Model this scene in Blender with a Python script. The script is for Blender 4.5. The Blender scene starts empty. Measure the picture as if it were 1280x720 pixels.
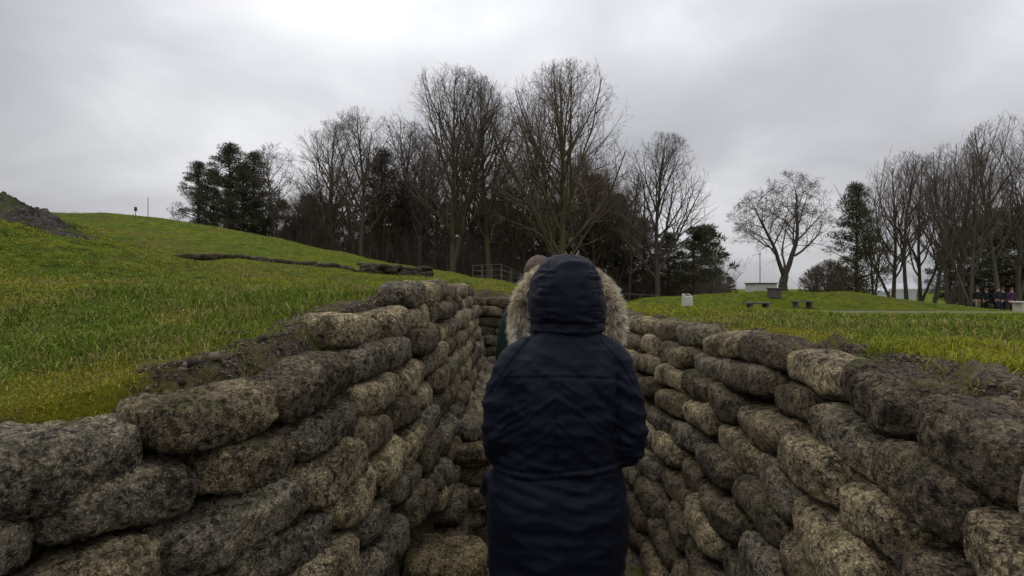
import bpy, math, random
import numpy as np
from mathutils import Vector, Matrix

SC = bpy.context.scene
COL = SC.collection
R = math.radians
rng = np.random.default_rng(7)
random.seed(7)
F = 640.0            # focal length in photo pixels: hfov 90 degrees

# ------------------------------------------------------------------ noise
_perm = np.random.default_rng(3).permutation(256).astype(np.int64)
_grad = np.random.default_rng(4).normal(size=(256, 3)); _grad /= np.linalg.norm(_grad, axis=1)[:, None]
def noise3(p):
    p = np.asarray(p, float)
    i = np.floor(p).astype(np.int64); f = p - i
    u = f * f * f * (f * (f * 6 - 15) + 10)
    def h(a, b, c):
        return _perm[(_perm[(_perm[a & 255] + b) & 255] + c) & 255]
    out = 0
    for a in (0, 1):
        wx = u[:, 0] if a else 1 - u[:, 0]
        for b in (0, 1):
            wy = u[:, 1] if b else 1 - u[:, 1]
            for c in (0, 1):
                wz = u[:, 2] if c else 1 - u[:, 2]
                g = _grad[h(i[:, 0] + a, i[:, 1] + b, i[:, 2] + c)]
                d = g[:, 0] * (f[:, 0] - a) + g[:, 1] * (f[:, 1] - b) + g[:, 2] * (f[:, 2] - c)
                out = out + wx * wy * wz * d
    return out * 1.5
def fbm(p, octaves=3, lac=2.1, gain=.5):
    s = 0; a = 1
    p = np.asarray(p, float)
    for k in range(octaves):
        s = s + a * noise3(p + 17.3 * k); p = p * lac; a *= gain
    return s
def sstep(a, b, x):
    t = np.clip((x - a) / (b - a), 0, 1); return t * t * (3 - 2 * t)

# ------------------------------------------------------------------ mesh helpers
def mesh(name, V, faces, mat=None, smooth=True):
    """faces: list of (m,k) int arrays"""
    me = bpy.data.meshes.new(name)
    V = np.ascontiguousarray(V, dtype=np.float32)
    faces = [np.asarray(f, dtype=np.int32) for f in faces if len(f)]
    me.vertices.add(len(V)); me.vertices.foreach_set('co', V.ravel())
    nl = sum(f.size for f in faces); npoly = sum(len(f) for f in faces)
    me.loops.add(nl); me.polygons.add(npoly)
    me.loops.foreach_set('vertex_index', np.concatenate([f.ravel() for f in faces]))
    tot = np.concatenate([np.full(len(f), f.shape[1], np.int32) for f in faces])
    st = np.concatenate([[0], np.cumsum(tot)[:-1]]).astype(np.int32)
    me.polygons.foreach_set('loop_start', st)
    me.polygons.foreach_set('loop_total', tot)
    me.polygons.foreach_set('use_smooth', np.full(npoly, smooth, bool))
    me.update(calc_edges=True); me.validate()
    if mat: me.materials.append(mat)
    return me
def link(name, me, parent=None, loc=(0, 0, 0), rot=(0, 0, 0)):
    o = bpy.data.objects.new(name, me); COL.objects.link(o)
    o.location = loc; o.rotation_euler = rot
    if parent: o.parent = parent
    return o
def tag(o, label, cat, group=None):
    o['label'] = label; o['category'] = cat
    if group: o['group'] = group
    return o
def empty(name, loc=(0, 0, 0), rz=0):
    o = bpy.data.objects.new(name, None); COL.objects.link(o)
    o.location = loc; o.rotation_euler = (0, 0, rz); o.empty_display_size = .1
    return o
class MB:
    """collects pieces into one mesh"""
    def __init__(s): s.V = []; s.Q = []; s.T = []; s.n = 0
    def add(s, V, Q=None, T=None):
        V = np.asarray(V, float)
        if Q is not None and len(Q): s.Q.append(np.asarray(Q) + s.n)
        if T is not None and len(T): s.T.append(np.asarray(T) + s.n)
        s.V.append(V); s.n += len(V); return s
    def box(s, c, d, rz=0, taper=1.0, bev=0.0):
        x, y, z = np.array(d) / 2.0
        if bev > 0:
            b = bev; P = []
            for zz, k in ((-z, 1), (-z + b, 0), (z - b, 0), (z, 1)):
                t = 1 if zz < 0 else taper
                xx = (x - (b if k else 0)) * t; yy = (y - (b if k else 0)) * t
                P += [(-xx + b * .6, -yy, zz), (xx - b * .6, -yy, zz), (xx, -yy + b * .6, zz), (xx, yy - b * .6, zz),
                      (xx - b * .6, yy, zz), (-xx + b * .6, yy, zz), (-xx, yy - b * .6, zz), (-xx, -yy + b * .6, zz)]
            Q = []
            for r in range(3):
                for i in range(8): Q.append((r * 8 + i, r * 8 + (i + 1) % 8, r * 8 + 8 + (i + 1) % 8, r * 8 + 8 + i))
            Q += [(0, 7, 6, 5), (0, 5, 4, 1), (1, 4, 3, 2)]
            o = 24; Q += [(o, o + 1, o + 4, o + 5), (o + 1, o + 2, o + 3, o + 4), (o, o + 5, o + 6, o + 7)]
            P = np.array(P)
        else:
            P = np.array([(-x, -y, -z), (x, -y, -z), (x, y, -z), (-x, y, -z), (-x * taper, -y * taper, z), (x * taper, -y * taper, z), (x * taper, y * taper, z), (-x * taper, y * taper, z)])
            Q = [(0, 3, 2, 1), (4, 5, 6, 7), (0, 1, 5, 4), (1, 2, 6, 5), (2, 3, 7, 6), (3, 0, 4, 7)]
        c_, s_ = math.cos(rz), math.sin(rz)
        P = np.stack([P[:, 0] * c_ - P[:, 1] * s_, P[:, 0] * s_ + P[:, 1] * c_, P[:, 2]], 1) + np.array(c)
        return s.add(P, Q)
    def tubes(s, P0, P1, r0, r1, n=4):
        V, Q = tube_arrays(P0, P1, r0, r1, n); return s.add(V, Q)
    def build(s, name, mat, parent=None, smooth=True):
        fs = []
        if s.Q: fs.append(np.concatenate(s.Q))
        if s.T: fs.append(np.concatenate(s.T))
        return link(name, mesh(name, np.concatenate(s.V), fs, mat, smooth), parent)
def tube_arrays(P0, P1, r0, r1, n):
    P0 = np.asarray(P0, float); P1 = np.asarray(P1, float); m = len(P0)
    d = P1 - P0; d /= (np.linalg.norm(d, axis=1)[:, None] + 1e-9)
    ref = np.where(np.abs(d[:, 2:3]) < .9, np.array([[0, 0, 1.]]), np.array([[1., 0, 0]]))
    u = np.cross(d, ref); u /= np.linalg.norm(u, axis=1)[:, None]; v = np.cross(d, u)
    a = np.linspace(0, 2 * np.pi, n, endpoint=False)
    ring = u[:, None, :] * np.cos(a)[None, :, None] + v[:, None, :] * np.sin(a)[None, :, None]
    A = P0[:, None, :] + ring * np.asarray(r0)[:, None, None]
    B = P1[:, None, :] + ring * np.asarray(r1)[:, None, None]
    V = np.concatenate([A, B], 1).reshape(-1, 3)
    base = (np.arange(m) * 2 * n)[:, None]
    i = np.arange(n)[None, :]; j = (np.arange(n)[None, :] + 1) % n
    Q = np.stack([base + i, base + n + i, base + n + j, base + j], 2).reshape(-1, 4)
    return V, Q
def loft(rows, n=32, caps=True, p=2.0):
    """rows: (cx,cy,cz,rx,ry) horizontal superelliptic sections -> V,Q"""
    a = np.linspace(0, 2 * np.pi, n, endpoint=False)
    ca, sa = np.cos(a), np.sin(a)
    ex = np.sign(ca) * np.abs(ca) ** (2 / p); ey = np.sign(sa) * np.abs(sa) ** (2 / p)
    V = []; 
    for (cx, cy, cz, rx, ry) in rows: V.append(np.stack([cx + rx * ex, cy + ry * ey, np.full(n, cz)], 1))
    V = np.concatenate(V); Q = []; k = len(rows)
    for r in range(k - 1):
        for i in range(n): Q.append((r * n + i, r * n + (i + 1) % n, (r + 1) * n + (i + 1) % n, (r + 1) * n + i))
    T = []
    if caps:
        V = np.concatenate([V, [rows[0][:3]], [rows[-1][:3]]])
        for i in range(n):
            T.append((k * n, (i + 1) % n, i)); T.append((k * n + 1, (k - 1) * n + i, (k - 1) * n + (i + 1) % n))
    return V, Q, T
def tube_path(P, r, n=20, caps=True):
    P = np.asarray(P, float); m = len(P)
    t = np.gradient(P, axis=0); t /= np.linalg.norm(t, axis=1)[:, None]
    V = []; u = None
    for i in range(m):
        if u is None:
            u = np.cross(t[i], [0, 1, .1]); 
        u = u - t[i] * np.dot(u, t[i]); u /= np.linalg.norm(u); v = np.cross(t[i], u)
        a = np.linspace(0, 2 * np.pi, n, endpoint=False)
        V.append(P[i] + r[i] * (np.cos(a)[:, None] * u + np.sin(a)[:, None] * v))
    V = np.concatenate(V); Q = []
    for k in range(m - 1):
        for i in range(n): Q.append((k * n + i, k * n + (i + 1) % n, (k + 1) * n + (i + 1) % n, (k + 1) * n + i))
    T = []
    if caps:
        V = np.concatenate([V, [P[0]], [P[-1]]])
        for i in range(n):
            T.append((m * n, (i + 1) % n, i)); T.append((m * n + 1, (m - 1) * n + i, (m - 1) * n + (i + 1) % n))
    return V, Q, T
def evaluated(o):
    dg = bpy.context.evaluated_depsgraph_get(); dg.update()
    me = bpy.data.meshes.new_from_object(o.evaluated_get(dg))
    return me
def skin_mesh(name, pts, edges, radii, mat, subsurf=2, root=0):
    me = bpy.data.meshes.new(name); me.from_pydata(pts, edges, []); me.update()
    o = bpy.data.objects.new('tmp', me); COL.objects.link(o)
    md = o.modifiers.new('Skin', 'SKIN'); md.use_smooth_shade = True
    for i, v in enumerate(me.skin_vertices[0].data):
        r = radii[i]; v.radius = (r, r) if not isinstance(r, tuple) else r
        v.use_root = (i == root)
    ss = o.modifiers.new('S', 'SUBSURF'); ss.levels = subsurf; ss.render_levels = subsurf
    m2 = evaluated(o); m2.name = name
    bpy.data.objects.remove(o); bpy.data.meshes.remove(me)
    m2.materials.clear(); m2.materials.append(mat)
    m2.polygons.foreach_set('use_smooth', np.ones(len(m2.polygons), bool))
    return m2
def coords(me):
    a = np.empty(len(me.vertices) * 3, np.float32); me.vertices.foreach_get('co', a); return a.reshape(-1, 3).astype(float)
def normals(me):
    a = np.empty(len(me.vertices) * 3, np.float32); me.vertices.foreach_get('normal', a); return a.reshape(-1, 3).astype(float)
def setco(me, V):
    me.vertices.foreach_set('co', np.ascontiguousarray(V, np.float32).ravel()); me.update()

# ------------------------------------------------------------------ materials
class NT:
    def __init__(s, name):
        s.m = bpy.data.materials.new(name); s.m.use_nodes = True
        s.t = s.m.node_tree; s.b = s.t.nodes['Principled BSDF']
        s.b.inputs['Specular IOR Level'].default_value = .25
    def n(s, typ, **kw):
        nd = s.t.nodes.new(typ)
        for k, v in kw.items():
            if k in nd.inputs: nd.inputs[k].default_value = v
            else: setattr(nd, k, v)
        return nd
    def l(s, a, b): s.t.links.new(a, b)
    def noise(s, vec, scale, detail=3, rough=.55):
        nd = s.n('ShaderNodeTexNoise'); nd.inputs['Scale'].default_value = scale; nd.inputs['Detail'].default_value = detail
        nd.inputs['Roughness'].default_value = rough
        if vec: s.l(vec, nd.inputs['Vector'])
        return nd.outputs['Fac']
    def ramp(s, fac, stops, interp='LINEAR'):
        nd = s.n('ShaderNodeValToRGB'); nd.color_ramp.interpolation = interp
        e = nd.color_ramp.elements
        while len(e) < len(stops): e.new(.5)
        for i, (p, c) in enumerate(stops):
            e[i].position = p; e[i].color = (c, c, c, 1) if isinstance(c, (int, float)) else (*c, 1)
        s.l(fac, nd.inputs[0]); return nd.outputs[0]
    def mix(s, fac, a, b, mode='MIX'):
        nd = s.n('ShaderNodeMix'); nd.data_type = 'RGBA'; nd.blend_type = mode
        for sock, v in ((nd.inputs[0], fac), (nd.inputs[6], a), (nd.inputs[7], b)):
            if isinstance(v, (int, float)): sock.default_value = v
            elif isinstance(v, tuple): sock.default_value = (*v, 1)
            else: s.l(v, sock)
        return nd.outputs[2]
    def math(s, op, a, b=0.0, clamp=False):
        nd = s.n('ShaderNodeMath'); nd.operation = op; nd.use_clamp = clamp
        for sock, v in ((nd.inputs[0], a), (nd.inputs[1], b)):
            if isinstance(v, (int, float)): sock.default_value = v
            else: s.l(v, sock)
        return nd.outputs[0]
    def bump(s, h, dist, strength=1.0, prev=None):
        nd = s.n('ShaderNodeBump'); nd.inputs['Distance'].default_value = dist; nd.inputs['Strength'].default_value = strength
        s.l(h, nd.inputs['Height'])
        if prev: s.l(prev, nd.inputs['Normal'])
        return nd.outputs[0]
    def done(s, col=None, rough=None, nrm=None):
        if col is not None:
            if isinstance(col, tuple): s.b.inputs['Base Color'].default_value = (*col, 1)
            else: s.l(col, s.b.inputs['Base Color'])
        if rough is not None:
            if isinstance(rough, (int, float)): s.b.inputs['Roughness'].default_value = rough
            else: s.l(rough, s.b.inputs['Roughness'])
        if nrm is not None: s.l(nrm, s.b.inputs['Normal'])
        return s.m
def simple(name, col, rough=.8, var=.25, scale=20, bump=.003):
    t = NT(name); tc = t.n('ShaderNodeTexCoord').outputs['Object']
    f = t.noise(tc, scale, 5)
    c = t.mix(f, tuple(x * (1 - var) for x in col), tuple(x * (1 + var) for x in col))
    return t.done(c, rough, t.bump(f, bump) if bump else None)

def mat_sandbag():
    t = NT('sandbag_concrete')
    tc = t.n('ShaderNodeTexCoord').outputs['Object']; oi = t.n('ShaderNodeObjectInfo')
    sh = t.n('ShaderNodeVectorMath'); sh.operation = 'ADD'; t.l(tc, sh.inputs[0])
    cmb = t.n('ShaderNodeCombineXYZ'); k = t.math('MULTIPLY', oi.outputs['Random'], 40.0)
    t.l(k, cmb.inputs[0]); t.l(k, cmb.inputs[2]); t.l(cmb.outputs[0], sh.inputs[1])
    v = sh.outputs[0]
    big = t.noise(v, 6, 4, .6); mid = t.noise(v, 30, 6, .7); fine = t.noise(v, 150, 4, .75); mid2 = t.noise(v, 62, 5, .7)
    gr = t.n('ShaderNodeTexVoronoi'); gr.inputs['Scale'].default_value = 260; gr.inputs['Randomness'].default_value = 1; t.l(v, gr.inputs['Vector'])
    wv = t.n('ShaderNodeVectorMath'); wv.operation = 'ADD'; t.l(v, wv.inputs[0])
    nw = t.n('ShaderNodeTexNoise'); nw.inputs['Scale'].default_value = 40; t.l(v, nw.inputs['Vector'])
    sc = t.n('ShaderNodeVectorMath'); sc.operation = 'SCALE'; sc.inputs['Scale'].default_value = .05; t.l(nw.outputs['Color'], sc.inputs[0]); t.l(sc.outputs[0], wv.inputs[1])
    cr = t.n('ShaderNodeTexVoronoi'); cr.feature = 'DISTANCE_TO_EDGE'; cr.inputs['Scale'].default_value = 24; t.l(wv.outputs[0], cr.inputs['Vector'])
    mixf = t.math('ADD', t.math('MULTIPLY', big, .55), t.math('MULTIPLY', mid, .45))
    base = t.ramp(mixf, [(.34, (.095, .078, .059)), (.46, (.205, .174, .127)), (.58, (.345, .298, .200)), (.70, (.44, .385, .255))])
    col = t.mix(1.0, base, oi.outputs['Color'], 'MULTIPLY')
    col = t.mix(1.0, col, t.ramp(gr.outputs['Color'], [(.0, .30), (.25, .68), (.6, 1.0), (.78, 1.35), (1.0, 2.3)]), 'MULTIPLY')
    pits = t.ramp(mid2, [(.38, .10), (.47, 1.0)])
    pm = t.ramp(big, [(.38, 1.0), (.62, .55)])
    col = t.mix(pm, col, t.mix(1.0, col, pits, 'MULTIPLY'))
    col = t.mix(1.0, col, t.ramp(t.noise(v, 13, 6, .72), [(.38, .38), (.50, 1.0)]), 'MULTIPLY')
    crk = t.ramp(cr.outputs['Distance'], [(.0, .25), (.035, 1.0)])
    cmask = t.ramp(t.noise(v, 8, 3, .6), [(.46, 0.0), (.58, .9)])
    col = t.mix(cmask, col, t.mix(1.0, col, crk, 'MULTIPLY'))
    geo = t.n('ShaderNodeNewGeometry'); sep = t.n('ShaderNodeSeparateXYZ'); t.l(geo.outputs['Normal'], sep.inputs[0])
    up = t.ramp(sep.outputs[2], [(.35, 0.0), (.85, 1.0)])
    mm = t.math('MULTIPLY', up, t.ramp(t.noise(v, 9, 5, .65), [(.52, 0.0), (.66, .7)]))
    col = t.mix(mm, col, (.075, .074, .022))
    h = t.math('ADD', t.math('MULTIPLY', mid, .8), t.math('MULTIPLY', fine, .45))
    h = t.math('ADD', h, t.math('MULTIPLY', pits, .45))
    h = t.math('ADD', h, t.math('MULTIPLY', t.math('MULTIPLY', crk, cmask), .35))
    h = t.math('ADD', h, t.math('MULTIPLY', gr.outputs['Distance'], -.15))
    return t.done(col, .94, t.bump(h, .017))
def mat_ground():
    t = NT('turf_and_soil')
    tc = t.n('ShaderNodeTexCoord').outputs['Object']
    at = t.n('ShaderNodeAttribute'); at.attribute_name = 'bare'; bare = at.outputs['Fac']
    ms = t.n('ShaderNodeAttribute'); ms.attribute_name = 'moss'; moss = ms.outputs['Fac']
    a = t.noise(tc, .35, 4, .6); b = t.noise(tc, 1.6, 5, .65); c = t.noise(tc, 14, 5, .7); f = t.noise(tc, 70, 4, .7)
    mf = t.math('ADD', t.math('MULTIPLY', a, .45), t.math('MULTIPLY', b, .55))
    g = t.ramp(mf, [(.3, (.055, .095, .012)), (.45, (.092, .135, .015)), (.56, (.14, .155, .017)), (.7, (.15, .12, .025))])
    g = t.mix(1.0, g, t.ramp(c, [(.25, .5), (.5, 1.0), (.75, 1.35)]), 'MULTIPLY')
    g = t.mix(1.0, g, t.ramp(t.noise(tc, 4.5, 5, .7), [(.36, .45), (.5, 1.0), (.66, 1.35)]), 'MULTIPLY')
    dead = t.ramp(t.math('ADD', t.math('MULTIPLY', t.noise(tc, 2.7, 6, .7), .5), t.math('MULTIPLY', t.noise(tc, .22, 4, .6), .5)), [(.50, 0.0), (.64, .8)])
    g = t.mix(dead, g, (.12, .085, .035))
    g = t.mix(t.math('MULTIPLY', moss, t.ramp(c, [(.3, .35), (.6, .9)])), g, (.19, .165, .012))
    soil = t.ramp(t.math('ADD', t.math('MULTIPLY', c, .5), t.math('MULTIPLY', f, .5)), [(.36, (.022, .018, .014)), (.48, (.10, .085, .07)), (.56, (.17, .148, .125)), (.66, (.30, .27, .235))])
    soil = t.mix(1.0, soil, (1.25, 1.16, 1.05), 'MULTIPLY')
    soil = t.mix(t.ramp(t.noise(tc, 7, 5, .7), [(.47, 0.0), (.58, .9)]), soil, (.125, .115, .026))
    col = t.mix(bare, g, soil)
    h = t.math('ADD', c, t.math('MULTIPLY', f, .6))
    return t.done(col, .95, t.bump(h, .05))
def mat_attr(name, rough=.7, trans=0.0, spec=.2):
    t = NT(name); at = t.n('ShaderNodeAttribute'); at.attribute_name = 'col'
    t.l(at.outputs['Color'], t.b.inputs['Base Color']); t.b.inputs['Roughness'].default_value = rough
    t.b.inputs['Specular IOR Level'].default_value = spec
    return t.m
def mat_bark(name, c1, c2):
    t = NT(name); tc = t.n('ShaderNodeTexCoord').outputs['Object']; oi = t.n('ShaderNodeObjectInfo')
    f = t.noise(tc, 6, 5, .65); col = t.mix(f, c1, c2)
    return t.done(t.mix(1.0, col, oi.outputs['Color'], 'MULTIPLY'), .9)
def mat_fabric(name, c1, c2, rough=.66, scale=700, sheen=.02, b=.0006):
    t = NT(name); tc = t.n('ShaderNodeTexCoord').outputs['Object']
    big = t.noise(tc, 7, 4, .6); col = t.mix(big, c1, c2)
    w = t.noise(tc, scale, 2); cr = t.noise(tc, 55, 5, .6)
    n1 = t.bump(cr, .0025, .7); n2 = t.bump(w, b, .5, n1)
    t.b.inputs['Specular IOR Level'].default_value = .16
    t.b.inputs['Sheen Weight'].default_value = sheen; t.b.inputs['Sheen Roughness'].default_value = .5
    return t.done(col, rough, n2)

M = {}
M['bag'] = mat_sandbag()
M['ground'] = mat_ground(); M['ground'].node_tree.nodes['Principled BSDF'].inputs['Specular IOR Level'].default_value = .03
M['grass'] = mat_attr('grass_blades', .9, spec=.03)
M['fur'] = mat_attr('fur_hair', .8, spec=.1)
M['bark'] = mat_bark('bark_grey_brown', (.06, .048, .038), (.13, .108, .084))
M['twig'] = mat_bark('twig_brown', (.115, .088, .070), (.19, .15, .122))
M['barkgreen'] = mat_bark('bark_algae_green', (.06, .056, .032), (.125, .115, .066))
M['pinebark'] = mat_bark('bark_pine', (.05, .035, .027), (.09, .06, .045))
M['needle'] = mat_bark('pine_needles', (.036, .042, .023), (.085, .088, .046))
M['coat'] = mat_fabric('navy_cotton', (.0042, .0058, .0138), (.0064, .0084, .0195))
M['hood'] = M['coat']
M['skin'] = simple('skin', (.45, .28, .21), .6, .1, 12, 0)
M['hair'] = simple('brown_hair', (.09, .055, .035), .6, .4, 60, .002)
M['dark_cloth'] = simple('black_cloth', (.02, .02, .022), .8, .2, 30, .001)
M['green_cloth'] = simple('dark_green_cloth', (.012, .032, .022), .75, .25, 30, .001)
M['khaki'] = simple('khaki_cloth', (.2, .17, .11), .8, .2, 30, .001)
M['purple'] = simple('purple_cloth', (.07, .035, .075), .8, .2, 30, .001)
M['blue_cloth'] = simple('dark_blue_cloth', (.02, .028, .05), .8, .2, 30, .001)
M['boot'] = simple('boot_leather', (.03, .024, .02), .6, .2, 30, .001)
M['white'] = simple('white_paint', (.62, .62, .6), .7, .08, 4, 0)
M['tent'] = simple('tent_canvas', (.6, .62, .64), .7, .06, 4, 0)
M['steel'] = simple('galvanised_steel', (.14, .132, .12), .45, .15, 30, 0)
M['stone'] = simple('pale_stone', (.52, .49, .42), .85, .15, 25, .004)
M['darkstone'] = simple('dark_stone', (.10, .085, .075), .9, .3, 15, .006)
M['plaque'] = simple('dark_plaque', (.03, .03, .035), .4, .2, 30, 0)
M['wood'] = simple('weathered_wood', (.12, .105, .085), .85, .3, 25, .003)
M['concrete'] = simple('damp_concrete', (.085, .08, .072), .9, .35, 9, .01)
M['gravel'] = simple('path_gravel', (.15, .148, .09), .95, .2, 12, .004); M['gravel'].node_tree.nodes['Principled BSDF'].inputs['Specular IOR Level'].default_value = .03
M['rubble'] = mat_attr('rubble_soil', .95, spec=.15)
t = NT('rocky_soil'); tc_ = t.n('ShaderNodeTexCoord').outputs['Object']; n_ = t.noise(tc_, 4, 6, .7); f_ = t.noise(tc_, 22, 4, .7)
c_ = t.ramp(t.math('ADD', t.math('MULTIPLY', n_, .5), t.math('MULTIPLY', f_, .5)), [(.38, (.018, .015, .013)), (.5, (.07, .060, .052)), (.62, (.15, .135, .12))])
c_ = t.mix(t.ramp(t.noise(tc_, 1.7, 5, .65), [(.5, 0.0), (.6, .85)]), c_, (.075, .095, .02))
t.b.inputs['Specular IOR Level'].default_value = .03
M['rock'] = t.done(c_, .97, t.bump(n_, .08))
M['brush'] = simple('brushwood', (.13, .098, .075), .95, .4, .6, 0)
M['metaldark'] = simple('dark_metal', (.08, .08, .085), .5, .2, 20, 0)

# ------------------------------------------------------------------ the trench in plan (x as a function of y)
LY = np.array([-2.5, 0, .45, .75, .97, 1.25, 1.45, 1.87, 2.7, 3.6, 4.57, 6.6])
LX = np.array([-1.55, -1.35, -1.2, -1.03, -.895, -.70, -.61, -.54, -.46, -.44, -.43, -.45])
RY = np.array([-2.5, -.6, .1, .45, .8, 1.1, 1.4, 1.9, 2.6, 3.5, 4.4, 5.2, 6.6])
RX = np.array([.55, .60, .66, .72, .80, .88, .95, 1.04, 1.08, .98, .88, .84, .82])
def XL(y): return np.interp(y, LY, LX)
def XR(y): return np.interp(y, RY, RX)
FLOOR = -1.5; BAT_L = .20; BAT_R = .34; YB = -1.6; YE = 6.45

def bare_ground(x, y):
    """height of the land without the trench"""
    hx = np.zeros_like(x)
    for d, w in ((-1.6, .25), (-.6, .25), (.6, .25), (1.6, .25)):
        hx = hx + w * np.interp(x + d, [-120, -60, -30, -24.7, -19, -14.9, -10.5, -6.1, -3.5, 0, 4], [3.2, 4.6, 4.45, 4.15, 3.75, 3.1, 2.15, 1.2, .62, .42, 0])
    t = np.clip((y - 2.5) / 25.5, 0, 1); rise = t ** 1.12
    fallb = 1 - .75 * sstep(28, 75, y)
    w = sstep(-1.5, 6.5, x)
    fall = -1.75 * np.clip((y - 3) / 38.0, 0, 1.0) * w
    nl = np.interp(y, [-3, 0, 1, 2, 3, 8], [-.30, -.29, -.255, -.125, -.04, -.04])
    near = nl * (1 - sstep(-.4, .4, x)) + -.225 * sstep(-.4, .4, x)
    near = near * (1 - .7 * sstep(9, 30, y) * (1 - w))
    z = near + hx * rise * fallb + fall
    # hump with the rubble bank, left
    z = z + 1.22 * np.exp(-(((x + 9.9) / 2.5) ** 2 + ((y - 9.5) / 2.4) ** 2))
    # long mound on the right
    tgt = np.interp(x, [4, 7, 10, 11.4, 12.6, 14, 15.75, 17.9, 20, 22.3, 24, 26], [-1.0, -.44, -.25, -.17, -.10, .0, -.17, -.06, -.42, -.74, -1.1, -1.3])
    amp = np.maximum(tgt + 1.25, 0) * sstep(3.5, 7, x) * (1 - sstep(24, 26.5, x))
    yy = y - 27.5
    z = z + amp * np.exp(-(yy / np.where(yy < 0, 3.6, 5.0)) ** 2)
    p = np.stack([x * .35, y * .35, np.zeros_like(x)], 1); pmask = 1 - sstep(0, 4, x) * np.exp(-((y - 19.8) / 2.2) ** 4)
    far = sstep(4, 14, np.hypot(x, y))
    z = z + .15 * far * fbm(p, 3) * pmask * (1 - .7 * sstep(2, 6, x)) + .22 * sstep(12, 24, np.hypot(x, y)) * noise3(p * .55 + 3) * (1 - sstep(-3, 3, x)) + (.028 + .035 * far * (1 - .6 * sstep(2, 6, x)) * (1 - sstep(40, 80, y))) * pmask * fbm(np.stack([x * 1.9, y * 1.9, 0 * x + 5], 1), 3)
    return z
def trench_in(x, y):
    """distance inside the cut (positive inside), at the top edge"""
    d1 = np.minimum(np.minimum(x - (XL(y) - .13), (XR(y) + .13) - x), np.minimum(y - YB, YE + .13 - y))
    return d1
def ground_h(x, y):
    z = bare_ground(x, y); d = trench_in(x, y)
    t = np.clip((d + .10) / np.where(x < 0.15, .34, .42), 0, 1) ** 1.5
    return z * (1 - t) + FLOOR * t
def gz(x, y): return float(bare_ground(np.array([float(x)]), np.array([float(y)]))[0])

def axis(lo, hi, f0, f1, step, grow):
    a = list(np.arange(f0, f1, step)); s = step; v = a[-1]
    while v < hi: s *= grow; v += s; a.append(v)
    s = step; v = f0; pre = []
    while v > lo: s *= grow; v -= s; pre.append(v)
    return np.array(pre[::-1] + a)
gx = axis(-900, 900, -2.3, 2.4, .035, 1.06); gy = axis(-60, 900, -1.9, 7.3, .04, 1.055)
X, Y = np.meshgrid(gx, gy); xf, yf = X.ravel(), Y.ravel()
zf = ground_h(xf, yf)
nx, ny = len(gx), len(gy)
idx = np.arange(nx * ny).reshape(ny, nx)
Qg = np.stack([idx[:-1, :-1], idx[:-1, 1:], idx[1:, 1:], idx[1:, :-1]], 2).reshape(-1, 4)
def bareness(x, y):
    d = -trench_in(x, y)
    n = fbm(np.stack([x * 2.6, y * 2.6, 0 * x], 1), 3) * .16
    w = np.where(x < 0, np.interp(y, [0, 1, 1.8, 2.6, 4], [.06, .08, .22, .25, .08]), np.interp(y, [0, .9, 1.4, 2.4, 4], [.26, .26, .17, .09, .05]))
    inm = ((y > -3) & (y < 7.6)).astype(float)
    return np.clip(1 - (d + n - w) / .07, 0, 1) * inm, np.clip(1 - (d + n - w - .28) / .3, 0, 1) * inm * (sstep(-.12, .22, fbm(np.stack([x * 1.3, y * 1.3, 0 * x + 3], 1), 3)))
bf, mf_ = bareness(xf, yf)
p3 = np.stack([xf * 22, yf * 22, 0 * xf], 1); nearm = (np.abs(xf) < 3) & (yf < 8)
zf = zf + np.where(nearm, bf * (.03 * fbm(p3 * .8, 3) + .025 * noise3(p3 * .3)), 0)
gm = mesh('ground', np.stack([xf, yf, zf], 1), [Qg], M['ground'])
for nm, arr in (('bare', bf), ('moss', mf_)):
    at = gm.attributes.new(nm, 'FLOAT', 'POINT'); at.data.foreach_set('value', np.ascontiguousarray(arr, np.float32))
g = link('ground', gm); g['kind'] = 'structure'; g['label'] = 'grassy ground with an open trench cut through it'

# ------------------------------------------------------------------ sandbags
def pillow(L, D, H, n, m, seed, crumble=1.0):
    """rounded sandbag, long axis x; n along, m round"""
    v = np.linspace(-1, 1, n); a = np.linspace(0, 2 * np.pi, m, endpoint=False)
    v = np.sign(v) * (1 - (1 - np.abs(v)) ** 1.6)
    r = (1 - np.abs(v) ** 3.7) ** (1 / 2.7)
    ca, sa = np.cos(a), np.sin(a); e = 2 / 3.7
    ey = np.sign(ca) * np.abs(ca) ** e; ez = np.sign(sa) * np.abs(sa) ** e
    P = np.empty((n, m, 3))
    P[:, :, 0] = v[:, None] * L / 2
    P[:, :, 1] = r[:, None] * ey[None, :] * D / 2
    P[:, :, 2] = r[:, None] * ez[None, :] * H / 2
    P = P.reshape(-1, 3)
    nrm = np.stack([P[:, 0] * .25 / L, P[:, 1] / D, P[:, 2] / H], 1); nrm /= np.linalg.norm(nrm, axis=1)[:, None] + 1e-9
    o = np.array([seed * 3.17, seed * 1.3, seed * 7.7])
    d = .013 * noise3(P * 6 + o) + .009 * noise3(P * 17 + o)
    if m >= 24:
        c = fbm(P * 42 + o, 3)
        patch = sstep(-.15, .35, noise3(P * 6 + o + 9))
        d = d + crumble * (.0065 * c - .008 * np.clip(np.abs(c) * 2 - .55, 0, 1) * patch)
    if m >= 40:
        ck = np.clip(1 - np.abs(noise3(P * 19 + o + 4)) * 9, 0, 1)
        d = d - crumble * .010 * ck * patch + crumble * .0034 * noise3(P * 130 + o) + crumble * .003 * noise3(P * 75 + o)
    P = P + nrm * d[:, None]
    P[:, 2] -= .012 * np.cos(P[:, 0] / L * 5 + seed)           # sag
    I = np.arange(n * m).reshape(n, m); J = np.roll(I, -1, 1)
    Q = np.stack([I[:-1], J[:-1], J[1:], I[1:]], 2).reshape(-1, 4)
    return P, Q
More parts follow.
